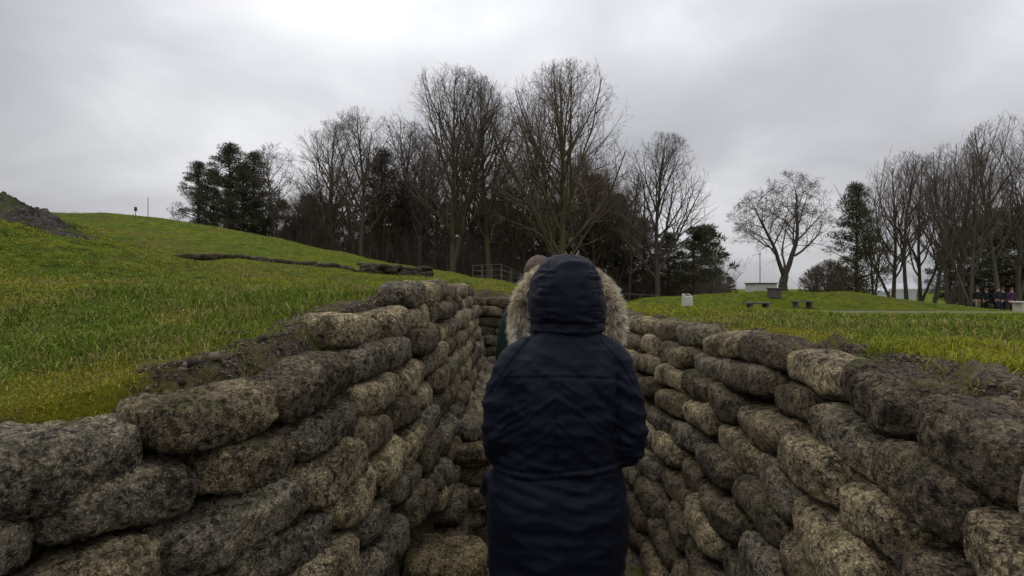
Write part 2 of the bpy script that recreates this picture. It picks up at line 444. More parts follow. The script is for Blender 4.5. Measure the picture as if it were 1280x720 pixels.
def ordinal(k):
    W = ['first', 'second', 'third', 'fourth', 'fifth', 'sixth', 'seventh', 'eighth', 'ninth', 'tenth', 'eleventh', 'twelfth', 'thirteenth', 'fourteenth', 'fifteenth', 'sixteenth', 'seventeenth', 'eighteenth', 'nineteenth', 'twentieth']
    if k < 20: return W[k]
    return 'twenty-' + W[k - 20] if k < 29 else 'thirty-' + W[max(k - 30, 0)]
class Bag: pass
BAGS = []
TONES = [('pale buff', (1.42, 1.32, 1.10), .26), ('grey', (.90, .88, .86), .24), ('dark brown', (.58, .525, .47), .28), ('brown', (.86, .78, .66), .22)]
def tone():
    r = random.random(); s = 0
    for nm, c, p in TONES:
        s += p
        if r < s: return nm, c
    return TONES[1][0], TONES[1][1]
def course(wall, ci, path, z, H, inward, side, L0=.345, D=.235, zslope=None, s0=None):
    """path: front-face polyline (m,2); inward: normal side sign; z: course centre height (or function of y)"""
    P = np.asarray(path, float); seg = np.linalg.norm(np.diff(P, axis=0), axis=1); S = np.concatenate([[0], np.cumsum(seg)])
    s = random.uniform(-.3, 0) if s0 is None else s0
    k = 0
    while s < S[-1]:
        L = L0 * random.uniform(.82, 1.2); c = s + L / 2
        if c > S[-1] + .05: break
        x = np.interp(c, S, P[:, 0]); y = np.interp(c, S, P[:, 1])
        i = min(max(np.searchsorted(S, c) - 1, 0), len(seg) - 1)
        x2, y2 = np.interp(min(c + .2, S[-1]), S, P[:, 0]), np.interp(min(c + .2, S[-1]), S, P[:, 1])
        x1, y1 = np.interp(max(c - .2, 0), S, P[:, 0]), np.interp(max(c - .2, 0), S, P[:, 1])
        t = np.array([x2 - x1, y2 - y1]); t /= np.linalg.norm(t)
        n = np.array([t[1], -t[0]]) * inward                         # towards the trench
        b = Bag(); off = D / 2 + random.gauss(0, .014)
        zz = z(y) if callable(z) else z
        b.loc = (x - n[0] * off, y - n[1] * off, zz + random.gauss(0, .008))
        b.yaw = math.atan2(t[1], t[0]) + random.gauss(0, .055); b.pitch = random.gauss(0, .035) + (zslope or 0); b.roll = random.gauss(0, .09) * 1.0
        b.L = L * 1.05; b.D = D * random.uniform(.92, 1.08); b.H = H * random.uniform(1.05, 1.15)
        b.tone, b.col = tone(); b.wall = wall; b.side = side; b.course = ci; b.k = k; k += 1
        BAGS.append(b); s += L
def path_y(fx, y0, y1, off):
    ys = np.arange(y0, y1 + .01, .08); x = fx(ys); t = np.gradient(x, ys)
    ln = np.sqrt(1 + t * t)
    return np.stack([x + off / ln, ys - off * t / ln], 1)
H = .128
zr = lambda y0: (lambda y: y0 + np.interp(y, [0, .8, 1.5, 2.6], [-.045, -.042, -.02, 0]))
# right wall: top course centre at -.215
for c in range(10):
    z = -.285 - c * .126
    p = path_y(XR, -1.2, 6.4, -BAT_R * (-.16 - z) + .03)
    course('right trench wall', c, p, zr(z), H, -1, 'right', L0=.385)
# left wall: courses 0.. at base; two extra rising courses farther on
zl = lambda y0: (lambda y: y0 + np.interp(y, [0, 1, 1.5, 2, 3, 6], [-.05, -.035, -.008, .015, .03, .03]))
def left_path(y0, y1, z): return path_y(XL, y0, y1, BAT_L * (-.16 - z))
course('left trench wall', 0, left_path(2.75, 6.4, -.02), zl(-.068), H * .95, 1, 'left')
course('left trench wall', 1, left_path(2.0, 6.4, -.15), zl(-.19), H, 1, 'left')
for c in range(10):
    z = -.305 - c * .126
    p = left_path(-1.2, 6.4, z)
    if c >= 5: p = left_path((1.25, 2.55, 2.8, 2.8, 2.8)[c - 5], 6.4, z)
    course('left trench wall', c + 2, p, zl(z), H, 1, 'left')
# far end wall across the trench
for c in range(11):
    z = -.165 - c * .126
    course('far end wall', c, [(-.62, YE - .10 * (-z)), (1.0, YE + .02 - .10 * (-z))], z, H, 1, 'end', L0=.40)
# fire step along the left wall: bags across its end, then along its side
for c in range(4):
    z = -.955 - c * .122
    course('fire step end', c, [(-.50, 2.86 - .012 * c), (-.10, 2.90 - .012 * c)], z, .122, 1, 'step', L0=.42, s0=.0)
    course('fire step side', c, [(-.115, 3.02), (-.14, 5.9)], z, .122, 1, 'stepside', L0=.38)
course('fire step top', 0, [(-.42, 2.98), (-.10, 3.0)], -.835, .11, 1, 'steptop', L0=.30, s0=0)
# low step blocks at the foot of the fire step
for (x, y, z, L, D, hh, nm) in ((-.285, 2.22, -1.195, .37, .33, .16, 'upper'), (-.36, 1.86, -1.29, .36, .28, .15, 'lower'), (-.30, 2.25, -1.345, .40, .36, .16, 'base'), (-.31, 1.90, -1.43, .42, .34, .16, 'base')):
    b = Bag(); b.loc = (x, y, z); b.yaw = R(-6); b.pitch = 0; b.roll = 0; b.L = L; b.D = D; b.H = hh
    b.tone, b.col = 'buff', (1.1, .98, .72); b.wall = 'step'; b.side = 'floor'; b.course = nm; b.k = 0; BAGS.append(b)

def in_frame(b):
    x, y, z = b.loc
    if y < .25: return False
    px, py = 640 + F * x / y, 360 - F * z / y
    r = F * .2 / y
    return -r < px < 1280 + r and py < 720 + r * .7
def hidden(b):
    x, y, z = b.loc
    if b.side == 'corner': return True
    px, py = 640 + F * x / y, 360 - F * z / y
    if y > 1.95 and 625 < px < 765 and py > 395: return True
    if b.side == 'stepside' and px > 622 and py > 520: return True
    if b.side == 'end' and px > 800: return True
    if b.side == 'left' and y > 2.95 and z < -.9: return True
    return False
for b in BAGS:
    b.vis = in_frame(b) and not hidden(b); b.dist = math.dist(b.loc, (0, 0, 0))
vis = sorted([b for b in BAGS if b.vis], key=lambda b: b.L * b.H / b.dist ** 2, reverse=True)
solo = set(id(b) for b in vis[:300])
names = {}
cnt = {}
rest = MB()
def bag_matrix(b):
    return Matrix.Translation(b.loc) @ Matrix.Rotation(b.yaw, 4, 'Z') @ Matrix.Rotation(b.pitch, 4, 'Y') @ Matrix.Rotation(b.roll, 4, 'X')
for i, b in enumerate(BAGS):
    d = b.dist if b.loc[1] > 0 else 4 + b.dist
    n, m = (110, 64) if d < 1.35 else (72, 44) if d < 2.0 else (44, 28) if d < 3.4 else (26, 16)
    if id(b) not in solo: n, m = min(n, 36), min(m, 24)
    P, Q = pillow(b.L, b.D, b.H, n, m, i + 1, 1.0 if b.tone != 'pale buff' else .6)
    if id(b) in solo:
        me = mesh('sandbag', P, [Q], M['bag'])
        o = bpy.data.objects.new('sandbag', me); COL.objects.link(o); o.matrix_world = bag_matrix(b); o.color = (*b.col, 1)
        key = (b.wall, b.course); k = cnt.get(key, 0); cnt[key] = k + 1
        if b.side == 'floor':
            lab = {'upper': 'large mossy buff sandbag lying as a step at the foot of the stacked fire step', 'lower': 'buff sandbag step lowest at the bottom edge, nearest the camera',
                   'base': 'sandbag bedded under the %s step bags left of the person' % ('upper' if b.loc[1] > 2.1 else 'lower')}[b.course]
        elif b.side == 'step':
            lab = '%s sandbag crossing the fire step end, %s layer down, left of the person' % (b.tone, ordinal(b.course))
        elif b.side == 'steptop': lab = '%s sandbag on top of the fire step, %s from the left wall' % (b.tone, ordinal(k))
        else:
            lab = '%s sandbag, %s from near end, %s course down, %s' % (b.tone, ordinal(k), ordinal(b.course), b.wall)
            if b.side == 'end': lab = '%s sandbag, %s from left end, %s course down, far end wall' % (b.tone, ordinal(k), ordinal(b.course))
        tag(o, lab, 'sandbag', {'left': 'sandbags of the left trench wall', 'right': 'sandbags of the right trench wall', 'end': 'sandbags of the far end wall'}.get(b.side, 'sandbags of the fire step and steps'))
    else:
        Mx = np.array(bag_matrix(b)); rest.add(P @ Mx[:3, :3].T + Mx[:3, 3], Q)
o = rest.build('sandbags', M['bag']); o['kind'] = 'stuff'; o['label'] = 'remaining grey brown sandbags of the trench walls, far and half hidden ones'; o['category'] = 'sandbags'

# concrete footing below the near left courses
mb = MB()
ys = np.arange(.2, 2.9, .1); V = []
for y in ys:
    for zz in (-1.52, -1.25, -1.0, -.72):
        V.append((XL(y) + .03 + .02 * random.random(), y, zz))
for y in ys:
    for zz in (-.72, -1.52): V.append((XL(y) - .10, y, zz))
V = np.array(V); k = len(ys); Q = []
for i in range(k - 1):
    for j in range(3): Q.append((i * 4 + j, (i + 1) * 4 + j, (i + 1) * 4 + j + 1, i * 4 + j + 1))
    a = k * 4; Q.append((i * 4 + 3, (i + 1) * 4 + 3, a + (i + 1) * 2, a + i * 2)); Q.append((a + i * 2, a + (i + 1) * 2, a + (i + 1) * 2 + 1, a + i * 2 + 1))
mb.add(V, Q)
tag(mb.build('concrete_footing', M['concrete']), 'dark damp concrete footing recessed under the left wall of sandbags', 'footing')

# ------------------------------------------------------------------ rubble on the bare earth edge
ico_v = None
def rocks(n, sampler, smin, smax, seed):
    r = np.random.default_rng(seed)
    t = (1 + 5 ** .5) / 2
    base = np.array([(-1, t, 0), (1, t, 0), (-1, -t, 0), (1, -t, 0), (0, -1, t), (0, 1, t), (0, -1, -t), (0, 1, -t), (t, 0, -1), (t, 0, 1), (-t, 0, -1), (-t, 0, 1)]) / 1.9
    fc = np.array([(0, 11, 5), (0, 5, 1), (0, 1, 7), (0, 7, 10), (0, 10, 11), (1, 5, 9), (5, 11, 4), (11, 10, 2), (10, 7, 6), (7, 1, 8), (3, 9, 4), (3, 4, 2), (3, 2, 6), (3, 6, 8), (3, 8, 9), (4, 9, 5), (2, 4, 11), (6, 2, 10), (8, 6, 7), (9, 8, 1)])
    P = sampler(n, r); n = len(P)
    s = smin * (smax / smin) ** (r.random(n) ** 2.2)
    V = base[None] * (1 + r.normal(0, .22, (n, 12, 1))) * (s[:, None, None] * r.uniform(.6, 1.3, (n, 1, 3)))
    a = r.uniform(0, 6.28, n); c, sn = np.cos(a)[:, None], np.sin(a)[:, None]
    V = np.stack([V[:, :, 0] * c - V[:, :, 1] * sn, V[:, :, 0] * sn + V[:, :, 1] * c, V[:, :, 2] * .75], 2) + P[:, None, :]
    T = (fc[None] + (np.arange(n) * 12)[:, None, None]).reshape(-1, 3)
    col = np.array([(.125, .105, .085)]) * (.35 + 1.5 * r.random((n, 1)) ** 2.2) * np.array([(1, .95, .88)])
    return V.reshape(-1, 3), T, np.repeat(col, 12, 0)
def edge_sampler(n, r):
    y = r.uniform(.3, 6.3, n * 3); y = np.where(r.random(n * 3) < .65, r.uniform(.4, 3.2, n * 3), y)
    left = r.random(n * 3) < .5
    off = r.uniform(-.02, .6, n * 3)
    x = np.where(left, XL(y) - .13 - off, XR(y) + .13 + off)
    ok = bareness(x, y)[0] > .35
    x, y = x[ok][:n], y[ok][:n]
    return np.stack([x, y, ground_h(x, y) + .004], 1)
V, T, Cc = rocks(42000, edge_sampler, .0014, .0058, 11)
V2, T2, C2 = rocks(420, edge_sampler, .006, .017, 12)
T = np.concatenate([T, T2 + len(V)]); V = np.concatenate([V, V2]); Cc = np.concatenate([Cc, C2 * .85])
me = mesh('rubble', V, [T], M['rubble'], smooth=True)
at = me.attributes.new('col', 'FLOAT_COLOR', 'POINT'); at.data.foreach_set('color', np.concatenate([Cc, np.ones((len(Cc), 1))], 1).astype(np.float32).ravel())
o = link('rubble', me); o['kind'] = 'stuff'; o['label'] = 'crumbled earth and small stones along both trench edges'; o['category'] = 'rubble'

# ------------------------------------------------------------------ grass blades
def blades(x, y, z, h, w, seed, cols):
    r = np.random.default_rng(seed); n = len(x)
    a = r.uniform(0, 6.28, n); lean = np.abs(r.normal(.75, .5, n)) * h; la = r.uniform(0, 6.28, n)
    b = np.stack([x, y, z], 1); wd = np.stack([np.cos(a), np.sin(a), 0 * a], 1) * (w / 2)[:, None]
    ld = np.stack([np.cos(la), np.sin(la), 0 * la], 1)
    up = np.array([[0, 0, 1.]])
    m = b + ld * (lean * .35)[:, None] + up * (h * .6)[:, None]
    t = b + ld * lean[:, None] + up * (h * np.clip(1 - .35 * lean / (h + 1e-6), .35, 1))[:, None]
    V = np.stack([b - wd, b + wd, m - wd * .7, m + wd * .7, t], 1).reshape(-1, 3)
    o = (np.arange(n) * 5)[:, None]
    Q = o + np.array([[0, 1, 3, 2]]); T = o + np.array([[2, 3, 4]])
    C = np.repeat(cols, 5, 0)
    return V, Q, T, C
def grass_cols(x, y, r):
    n1 = fbm(np.stack([x * .33, y * .33, 0 * x], 1), 4) + .3 * sstep(8, 18, np.hypot(x, y)); n2 = fbm(np.stack([x * 1.8, y * 1.8, 0 * x + 8], 1), 2)
    g1 = np.array([.13, .18, .026]); g2 = np.array([.255, .262, .026]); dead = np.array([.32, .26, .10]); moss = np.array([.29, .26, .035])
    t = sstep(-.35, .45, n1 + .5 * n2)[:, None]; n3 = fbm(np.stack([x * .22, y * .22, 0 * x + 31], 1), 4)
    c = g1 * (1 - t) + g2 * t
    bare, ms = bareness(x, y)
    c = np.where((r.random(len(x)) < (0.16 + .2 * (n2 > .15) + .30 * ms + .45 * sstep(.05, .4, n3)) * np.where(x > 0, .55, 1))[:, None], dead * .9, c)
    c = np.where((r.random(len(x)) < .5 * ms)[:, None], moss, c)
    return c * r.uniform(.72, 1.45, (len(x), 1))
PTH = np.array([(2.6, 19.0), (6, 19.6), (10, 19.9), (15, 19.6), (20, 19.2), (24, 18.9), (32, 18.5), (45, 18.2)])
def field(n, side, seed):
    r = np.random.default_rng(seed)
    d = 0.9 * (30 / .9) ** r.random(n)                       # log-uniform distance -> density 1/d^2
    if side < 0: u = r.uniform(-1.06, .02, n)
    else: u = r.uniform(.05, 1.06, n)
    y = d; x = u * y
    ms = bareness(x, y); tr = trench_in(x, y)
    edge_keep = r.random(n) < np.clip(1 - ms[0] * 1.0, .10, 1) 
    yc = np.interp(x, PTH[:, 0], PTH[:, 1]); pw = 1.7 + 2.0 * sstep(19, 24, x)
    onp = (x > 2.6) & (y > yc - 1.3 * pw) & (y < yc + 1.02 * pw)
    ok = (tr < -.03) & edge_keep & (np.hypot(x, y) > .8) & ~onp
    x, y, ms1 = x[ok], y[ok], ms[1][ok]
    D = np.hypot(x, y)
    h = r.uniform(.018, .050, len(x)) * (1 - .45 * ms1) * np.where(D < 5, 1.0, np.clip(1.15 - .03 * D, .6, 1)) * (1 + .5 * (r.random(len(x)) < .05))
    h = h * np.clip(1 + .8 * fbm(np.stack([x * 1.3, y * 1.3, 0 * x + 2], 1), 2), .4, 1.8)
    w = np.clip(.0016 * D, .0026, .03) * r.uniform(.7, 1.3, len(x))
    return blades(x, y, ground_h(x, y) - .004, h, w, seed + 1, grass_cols(x, y, r))
Vs, Qs, Ts, Cs = [], [], [], []; off = 0
for n, side, sd in ((170000, -1, 21), (120000, 1, 22)):
    V, Q, T, C = field(n, side, sd); Vs.append(V); Qs.append(Q + off); Ts.append(T + off); Cs.append(C); off += len(V)
me = mesh('grass', np.concatenate(Vs), [np.concatenate(Qs), np.concatenate(Ts)], M['grass'], smooth=False)
Ca = np.concatenate(Cs); at = me.attributes.new('col', 'FLOAT_COLOR', 'POINT'); at.data.foreach_set('color', np.concatenate([Ca, np.ones((len(Ca), 1))], 1).astype(np.float32).ravel())
o = link('grass', me); o['kind'] = 'stuff'; o['label'] = 'short green and yellowing winter grass on both banks'; o['category'] = 'grass'

# ------------------------------------------------------------------ rubble bank on the left hump, old trench across the hill
u, v = [a.ravel() for a in np.meshgrid(np.linspace(0, 1, 200), np.linspace(0, 1, 90), indexing='ij')]
w = 1.15 - .55 * u; x = -10.9 + 3.5 * u + (v - .5) * .55 * w; y = 9.9 - .9 * u + (v - .5) * 1.7 * w
prof = np.sin(np.pi * v).clip(0) ** .7 * np.sin(np.pi * (u * .96 + .04)).clip(0) ** .45
nz = fbm(np.stack([x * 2.2, y * 2.2, 0 * x], 1), 3, 2.3, .6); nf = fbm(np.stack([x * 11, y * 11, 0 * x], 1), 4, 2.2, .65)
z = bare_ground(x, y) - .07 + prof * (.17 + .13 * nz) + .07 * nf * prof
I = np.arange(200 * 90).reshape(200, 90); Q = np.stack([I[:-1, :-1], I[1:, :-1], I[1:, 1:], I[:-1, 1:]], 2).reshape(-1, 4)
o = link('rocky_slope', mesh('rocky_slope', np.stack([x, y, z], 1), [Q], M['rock'])); o['kind'] = 'structure'; o['label'] = 'bare dark rubble slope on the hump at left'
mb = MB(); pr = random.Random(5)
oldp = [(-13.2 * .72, 14.0), (-.53 * 15.5, 15.5), (-.39 * 17, 17), (-.3125 * 18.5, 18.5), (-.22 * 20, 20), (-.155 * 21, 21)]
oldp[0] = (-.68 * 14, 14)
OP = np.array(oldp); seg = np.linalg.norm(np.diff(OP, axis=0), axis=1); S = np.concatenate([[0], np.cumsum(seg)])
s = 0; i = 900
def oldbag(x, y, z, yaw, L, D, Hh):
    global i
    P, Q = pillow(L, D, Hh, 14, 10, i); i += 1
    c, sn = math.cos(yaw), math.sin(yaw)
    mb.add(np.stack([P[:, 0] * c - P[:, 1] * sn + x, P[:, 0] * sn + P[:, 1] * c + y, P[:, 2] + z], 1), Q)
while s < S[-1]:
    x, y = np.interp(s, S, OP[:, 0]), np.interp(s, S, OP[:, 1])
    f = s / S[-1]; hgt = 1 + int(2.6 * f + pr.random() * .9) if f > .66 else 1; small = f < .66
    a = math.atan2(OP[-1, 1] - OP[0, 1], OP[-1, 0] - OP[0, 0]) + pr.gauss(0, .12)
    for k in range(hgt):
        oldbag(x + pr.gauss(0, .05), y + pr.gauss(0, .09) + k * .05, gz(x, y) + (.02 + .04 * pr.random() if small else .03) + .12 * k, a, .56, .4, .15 + .06 * pr.random())
    s += .34
# upper lip of the same old trench, behind
for t in np.linspace(0, 1, 17):
    x, y = -.30 * 22.5 * (1 - t) + -.165 * 22.4 * t, 23.0 * (1 - t) + 22.0 * t
    top = gz(x, y)
    for k in range(1 + int(2.2 * t)): oldbag(x, y, top + .06 + .12 * k, R(-8), .5, .34, .17)
o = mb.build('old_sandbags', M['bag']); o['kind'] = 'stuff'; o['label'] = 'low weathered sandbag edging of another trench across the left hillside'; o['category'] = 'sandbags'; o.color = (.33, .30, .28, 1)

# path on the right: draped sheet
pth = np.array([(2.6, 19.0), (6, 19.6), (10, 19.9), (15, 19.6), (20, 19.2), (24, 18.9), (32, 18.5), (45, 18.2)])
xs = np.linspace(2.6, 45, 170); V = []
for x in xs:
    yc = np.interp(x, pth[:, 0], pth[:, 1]); wd = 1.7 + 2.0 * float(sstep(19, 24, x))
    for v in np.linspace(-.55, 1, 7):
        y = yc + v * wd; V.append((x, y, gz(x, y) + .075 - .11 * (abs(v - .22) > .74)))
I = np.arange(len(xs) * 7).reshape(len(xs), 7); Q = np.stack([I[:-1, :-1], I[1:, :-1], I[1:, 1:], I[:-1, 1:]], 2).reshape(-1, 4)
o = link('path', mesh('path', np.array(V), [Q], M['gravel'])); o['kind'] = 'structure'; o['label'] = 'pale gravel path crossing the lawn at right'

# ------------------------------------------------------------------ trees
def grow_tree(seed, H, r0, levels, fork=.2, angle=38, up=.35, nlimb=18, rx=.27, zc=.60, rz=.41, kids=(9, 6, 5), twig_min=.0075, wander=.055, lean=0, stems=0):
    """crown fills an egg-shaped envelope: branches stop where they reach it"""
    r = random.Random(seed); TR = []; CR = []
    c0 = Vector((0, 0, H * zc)); ra, rb = H * rx, H * rz
    def reach(p, d):
        q = p - c0; a = (d.x**2 + d.y**2) / ra**2 + d.z**2 / rb**2; b = 2 * ((q.x * d.x + q.y * d.y) / ra**2 + q.z * d.z / rb**2); c = (q.x**2 + q.y**2) / ra**2 + q.z**2 / rb**2 - 1
        D = b * b - 4 * a * c
        return max((-b + math.sqrt(D)) / (2 * a), 0) if D > 0 else 0
    def branch(p, d, L, rad, lev, out):
        n = 12 if lev == 0 else 7 if lev == 1 else 4 if lev == 2 else 2 if lev == levels else 3
        pts = [p]; rads = [rad]; q = Vector(p); dd = Vector(d).normalized()
        for i in range(n):
            w = wander * (.5 if lev == 0 else 1 + .55 * lev)
            dd = (dd + Vector((r.gauss(0, w), r.gauss(0, w), r.gauss(0, w) + up * .16 * (lev > 0)))).normalized()
            q = q + dd * (L / n); pts.append(q.copy()); t = (i + 1) / n
            rads.append(max(rad * (1 - t * (.90 if lev == 0 else .78)), twig_min * .6))
        for i in range(n): out.append((pts[i], pts[i + 1], rads[i], rads[i + 1], lev))
        if lev >= levels: return
        m = nlimb if lev == 0 else kids[min(lev - 1, len(kids) - 1)]
        for k in range(m):
            t = (fork + (.97 - fork) * ((k + r.random() * .9) / m)) if lev == 0 else (.16 + .82 * ((k + r.random()) / m))
            f = t * n; i = min(int(f), n - 1); pos = pts[i].lerp(pts[i + 1], f - i); rr = rads[i] + (rads[i + 1] - rads[i]) * (f - i)
            pd = (pts[i + 1] - pts[i]).normalized()
            side = pd.orthogonal().normalized(); side.rotate(Matrix.Rotation(k * 2.4 + r.random() * 1.3, 3, pd))
            ang = R(angle * r.uniform(.75, 1.25) * (1.15 - .4 * t if lev == 0 else 1.0))
            nd = pd * math.cos(ang) + side * math.sin(ang); ud = (nd + Vector((0, 0, up * .45))).normalized()
            rc = reach(pos, ud)
            if lev == 0: ll = rc * r.uniform(.82, 1.0)
            else: ll = min(L * r.uniform(.38, .66) * (1.1 - .45 * t), max(rc, .18 * L) * r.uniform(.8, 1.05))
            if ll < .12: continue
            cr = max(min(rr * .66, ll * .015 + .005), twig_min)
            branch(pos, nd, ll, cr, lev + 1, TR if lev + 1 <= 1 else CR)
    branch(Vector((0, 0, -.15)), Vector((lean, 0, 1)), H * .96, r0, 0, TR)
    for k in range(stems):
        a = r.random() * 6.28; branch(Vector((0, 0, H * (.04 + .05 * k))), Vector((.24 * math.cos(a), .24 * math.sin(a), 1)), H * .86, r0 * .7, 0, TR)
    return TR, CR
def segs_mesh(name, segs, mat, fine=3):
    V, Q, off = [], [], 0
    for lev_test, n in ((lambda l: l == 0, 9), (lambda l: l == 1, 6), (lambda l: l > 1, fine)):
        ss = [s for s in segs if lev_test(s[4])]
        if not ss: continue
        P0 = np.array([tuple(s[0]) for s in ss]); P1 = np.array([tuple(s[1]) for s in ss])
        v, q = tube_arrays(P0, P1, np.array([s[2] for s in ss]), np.array([s[3] for s in ss]), n)
        V.append(v); Q.append(q + off); off += len(v)
    return mesh(name, np.concatenate(V), [np.concatenate(Q)], mat)
def pine_arrays(seed, H, r0, base=.12, spread=.26, flat=.5, nclump=130, per=75, top=1.0, blade=.24):
    r = np.random.default_rng(seed); segs = []
    segs.append((Vector((0, 0, -.15)), Vector((.1, 0, H * .5)), r0, r0 * .62, 0)); segs.append((Vector((.1, 0, H * .5)), Vector((0, .1, H * .97)), r0 * .62, r0 * .12, 0))
    C = []
    for k in range(nclump):
        t = base + (1 - base) * (k + r.random()) / nclump
        tt = (t - base) / (1 - base)
        prof = (min(1, .55 + tt * 2.0) if tt < .3 else 1.0 * (1 - ((tt - .3) / .7) ** 1.7)) * top + .1
        a = r.uniform(0, 6.28); rad = H * spread * prof * (r.random() ** .55)
        c = np.array([rad * math.cos(a), rad * math.sin(a), H * t + rad * r.uniform(.0, .22)]); C.append((c, rad))
        z0 = H * t - rad * .15
        segs.append((Vector((.05, 0, z0)), Vector(tuple(c)), .03 + r0 * .16 * (1 - t), .02, 1))
    C0 = np.array([c for c, _ in C]); size = H * .062 * r.uniform(.6, 1.35, len(C0))
    per = int(per * 1.5); P = np.repeat(C0, per, 0); sz = np.repeat(size, per); n = len(P)
    d = r.normal(size=(n, 3)); d /= np.linalg.norm(d, axis=1)[:, None]; rr = r.random(n) ** .4
    P = P + d * (sz * rr)[:, None] * np.array([1.25, 1.25, flat])
    dirn = d * .7 + r.normal(size=(n, 3)) * .5 + np.array([0, 0, .35]); dirn /= np.linalg.norm(dirn, axis=1)[:, None]
    s = np.cross(dirn, r.normal(size=(n, 3))); s /= np.linalg.norm(s, axis=1)[:, None]
    bl = blade * r.uniform(.6, 1.4, n)
    V = np.stack([P - s * (bl * .13)[:, None], P + s * (bl * .13)[:, None], P + dirn * bl[:, None]], 1).reshape(-1, 3)
    return segs, V, np.arange(n * 3).reshape(-1, 3)

PROTO = {}
def proto_bare(key, bark='bark', twig='twig', **kw):
    T_, C_ = grow_tree(**kw); top = max(g_[1].z for g_ in T_ + C_)
    PROTO[key] = (top, [('trunk', segs_mesh('trunk', T_, M[bark])), ('crown', segs_mesh('crown', C_, M[twig]))], 'bare_tree')
def proto_pine(key, **kw):
    s, V, T = pine_arrays(**kw); PROTO[key] = (kw['H'], [('trunk', segs_mesh('trunk', s, M['pinebark'])), ('crown', mesh('crown', V, [T], M['needle'], smooth=False))], 'pine_tree')
proto_bare('big1', bark='barkgreen', seed=1, H=18, r0=.30, levels=4, fork=.14, angle=40, up=.55, nlimb=24, rx=.30, kids=(9, 5, 4), stems=1)
proto_bare('big2', bark='barkgreen', seed=5, H=18, r0=.32, levels=4, fork=.17, angle=40, up=.5, nlimb=24, rx=.29, kids=(10, 5, 4))
proto_bare('mid1', seed=9, H=14, r0=.22, levels=4, fork=.17, angle=40, up=.5, nlimb=20, rx=.28, kids=(9, 5, 4))
proto_bare('mid2', seed=13, H=14, r0=.20, levels=4, fork=.2, angle=42, up=.4, nlimb=20, rx=.26, kids=(8, 5, 3), stems=1)
proto_bare('tall1', seed=17, H=15, r0=.155, levels=4, fork=.2, angle=28, up=.6, nlimb=20, rx=.17, zc=.62, rz=.39, kids=(7, 4, 3), stems=1)
proto_bare('tall2', seed=19, H=15, r0=.15, levels=4, fork=.26, angle=28, up=.6, nlimb=20, rx=.16, zc=.63, rz=.38, kids=(7, 4, 4))
proto_bare('thin', seed=23, H=12, r0=.12, levels=4, fork=.28, angle=40, up=.2, nlimb=20, rx=.22, kids=(8, 5, 5), twig_min=.008)
proto_bare('shrub', seed=29, H=3, r0=.06, levels=3, fork=.02, angle=42, up=.4, nlimb=26, rx=.42, zc=.5, rz=.52, kids=(9, 7), twig_min=.012)
proto_pine('pine1', seed=2, H=11, r0=.24, base=.1, spread=.27, nclump=150)
proto_pine('pine2', seed=4, H=12, r0=.24, base=.22, spread=.20, nclump=120)
proto_pine('pine3', seed=6, H=10, r0=.2, base=.06, spread=.33, nclump=150)
proto_pine('scots', seed=8, H=11, r0=.22, base=.34, spread=.21, nclump=64, flat=.42, per=110)
# the spreading two-limbed tree standing alone on the mound
def solo_tree():
    r = random.Random(78); TR = []; CR = []
    c0 = Vector((-.05, 0, 3.9)); ra, rb = 3.9, 2.85
    def outside(q):
        e = q - c0; return (e.x**2 + e.y**2) / ra**2 + e.z**2 / rb**2 > 1.08
    def br(p, d, L, rad, lev, up):
        n = 8 if lev == 0 else 6 if lev == 1 else 4
        pts = [Vector(p)]; rads = [rad]; dd = Vector(d).normalized(); q = Vector(p)
        for i in range(n):
            w = .10 + .05 * lev
            dd = (dd + Vector((r.gauss(0, w), r.gauss(0, w), r.gauss(0, w) + up))).normalized(); q = q + dd * L / n
            if lev > 1 and outside(q): break
            pts.append(q.copy()); rads.append(max(rad * (1 - .8 * (i + 1) / n), .005))
        n = len(pts) - 1
        if n < 1: return
        for i in range(n): (TR if lev < 1 else CR).append((pts[i], pts[i + 1], rads[i], rads[i + 1], lev))
        if lev >= 4: return
        m = (11, 9, 6, 5)[lev]
        for k in range(m):
            t = .25 + .75 * (k + r.random()) / m; f = t * n; i = min(int(f), n - 1); pos = pts[i].lerp(pts[i + 1], f - i)
            pd = (pts[i + 1] - pts[i]).normalized(); s = pd.orthogonal().normalized(); s.rotate(Matrix.Rotation(k * 2.4 + r.random(), 3, pd))
            a = R(r.uniform(32, 62)); nd = pd * math.cos(a) + s * math.sin(a)
            br(pos, nd, L * r.uniform(.42, .62) * (1.1 - .4 * t), max(rads[i] * .5, .0055), lev + 1, (.03, .02, -.01, -.03)[lev])
    base = Vector((0, 0, -.15)); fork = Vector((.10, 0, .95))
    TR.append((base, Vector((-.03, 0, .45)), .27, .23, 0)); TR.append((Vector((-.03, 0, .45)), fork, .23, .20, 0))
    br(fork, Vector((.50, .1, 1)), 5.0, .155, 0, .035)
    br(fork - Vector((.03, 0, .12)), Vector((-.80, -.15, .9)), 4.5, .13, 0, .05)
    br(fork, Vector((-.12, .5, 1)), 4.0, .075, 1, .05)
    br(fork + Vector((.55, 0, 1.1)), Vector((.9, -.3, .45)), 2.6, .075, 1, .05)
    return TR, CR
T_, C_ = solo_tree(); PROTO['solo'] = (max(q[1].z for q in T_ + C_), [('trunk', segs_mesh('trunk', T_, M['bark'])), ('crown', segs_mesh('crown', C_, M['twig']))], 'bare_tree')

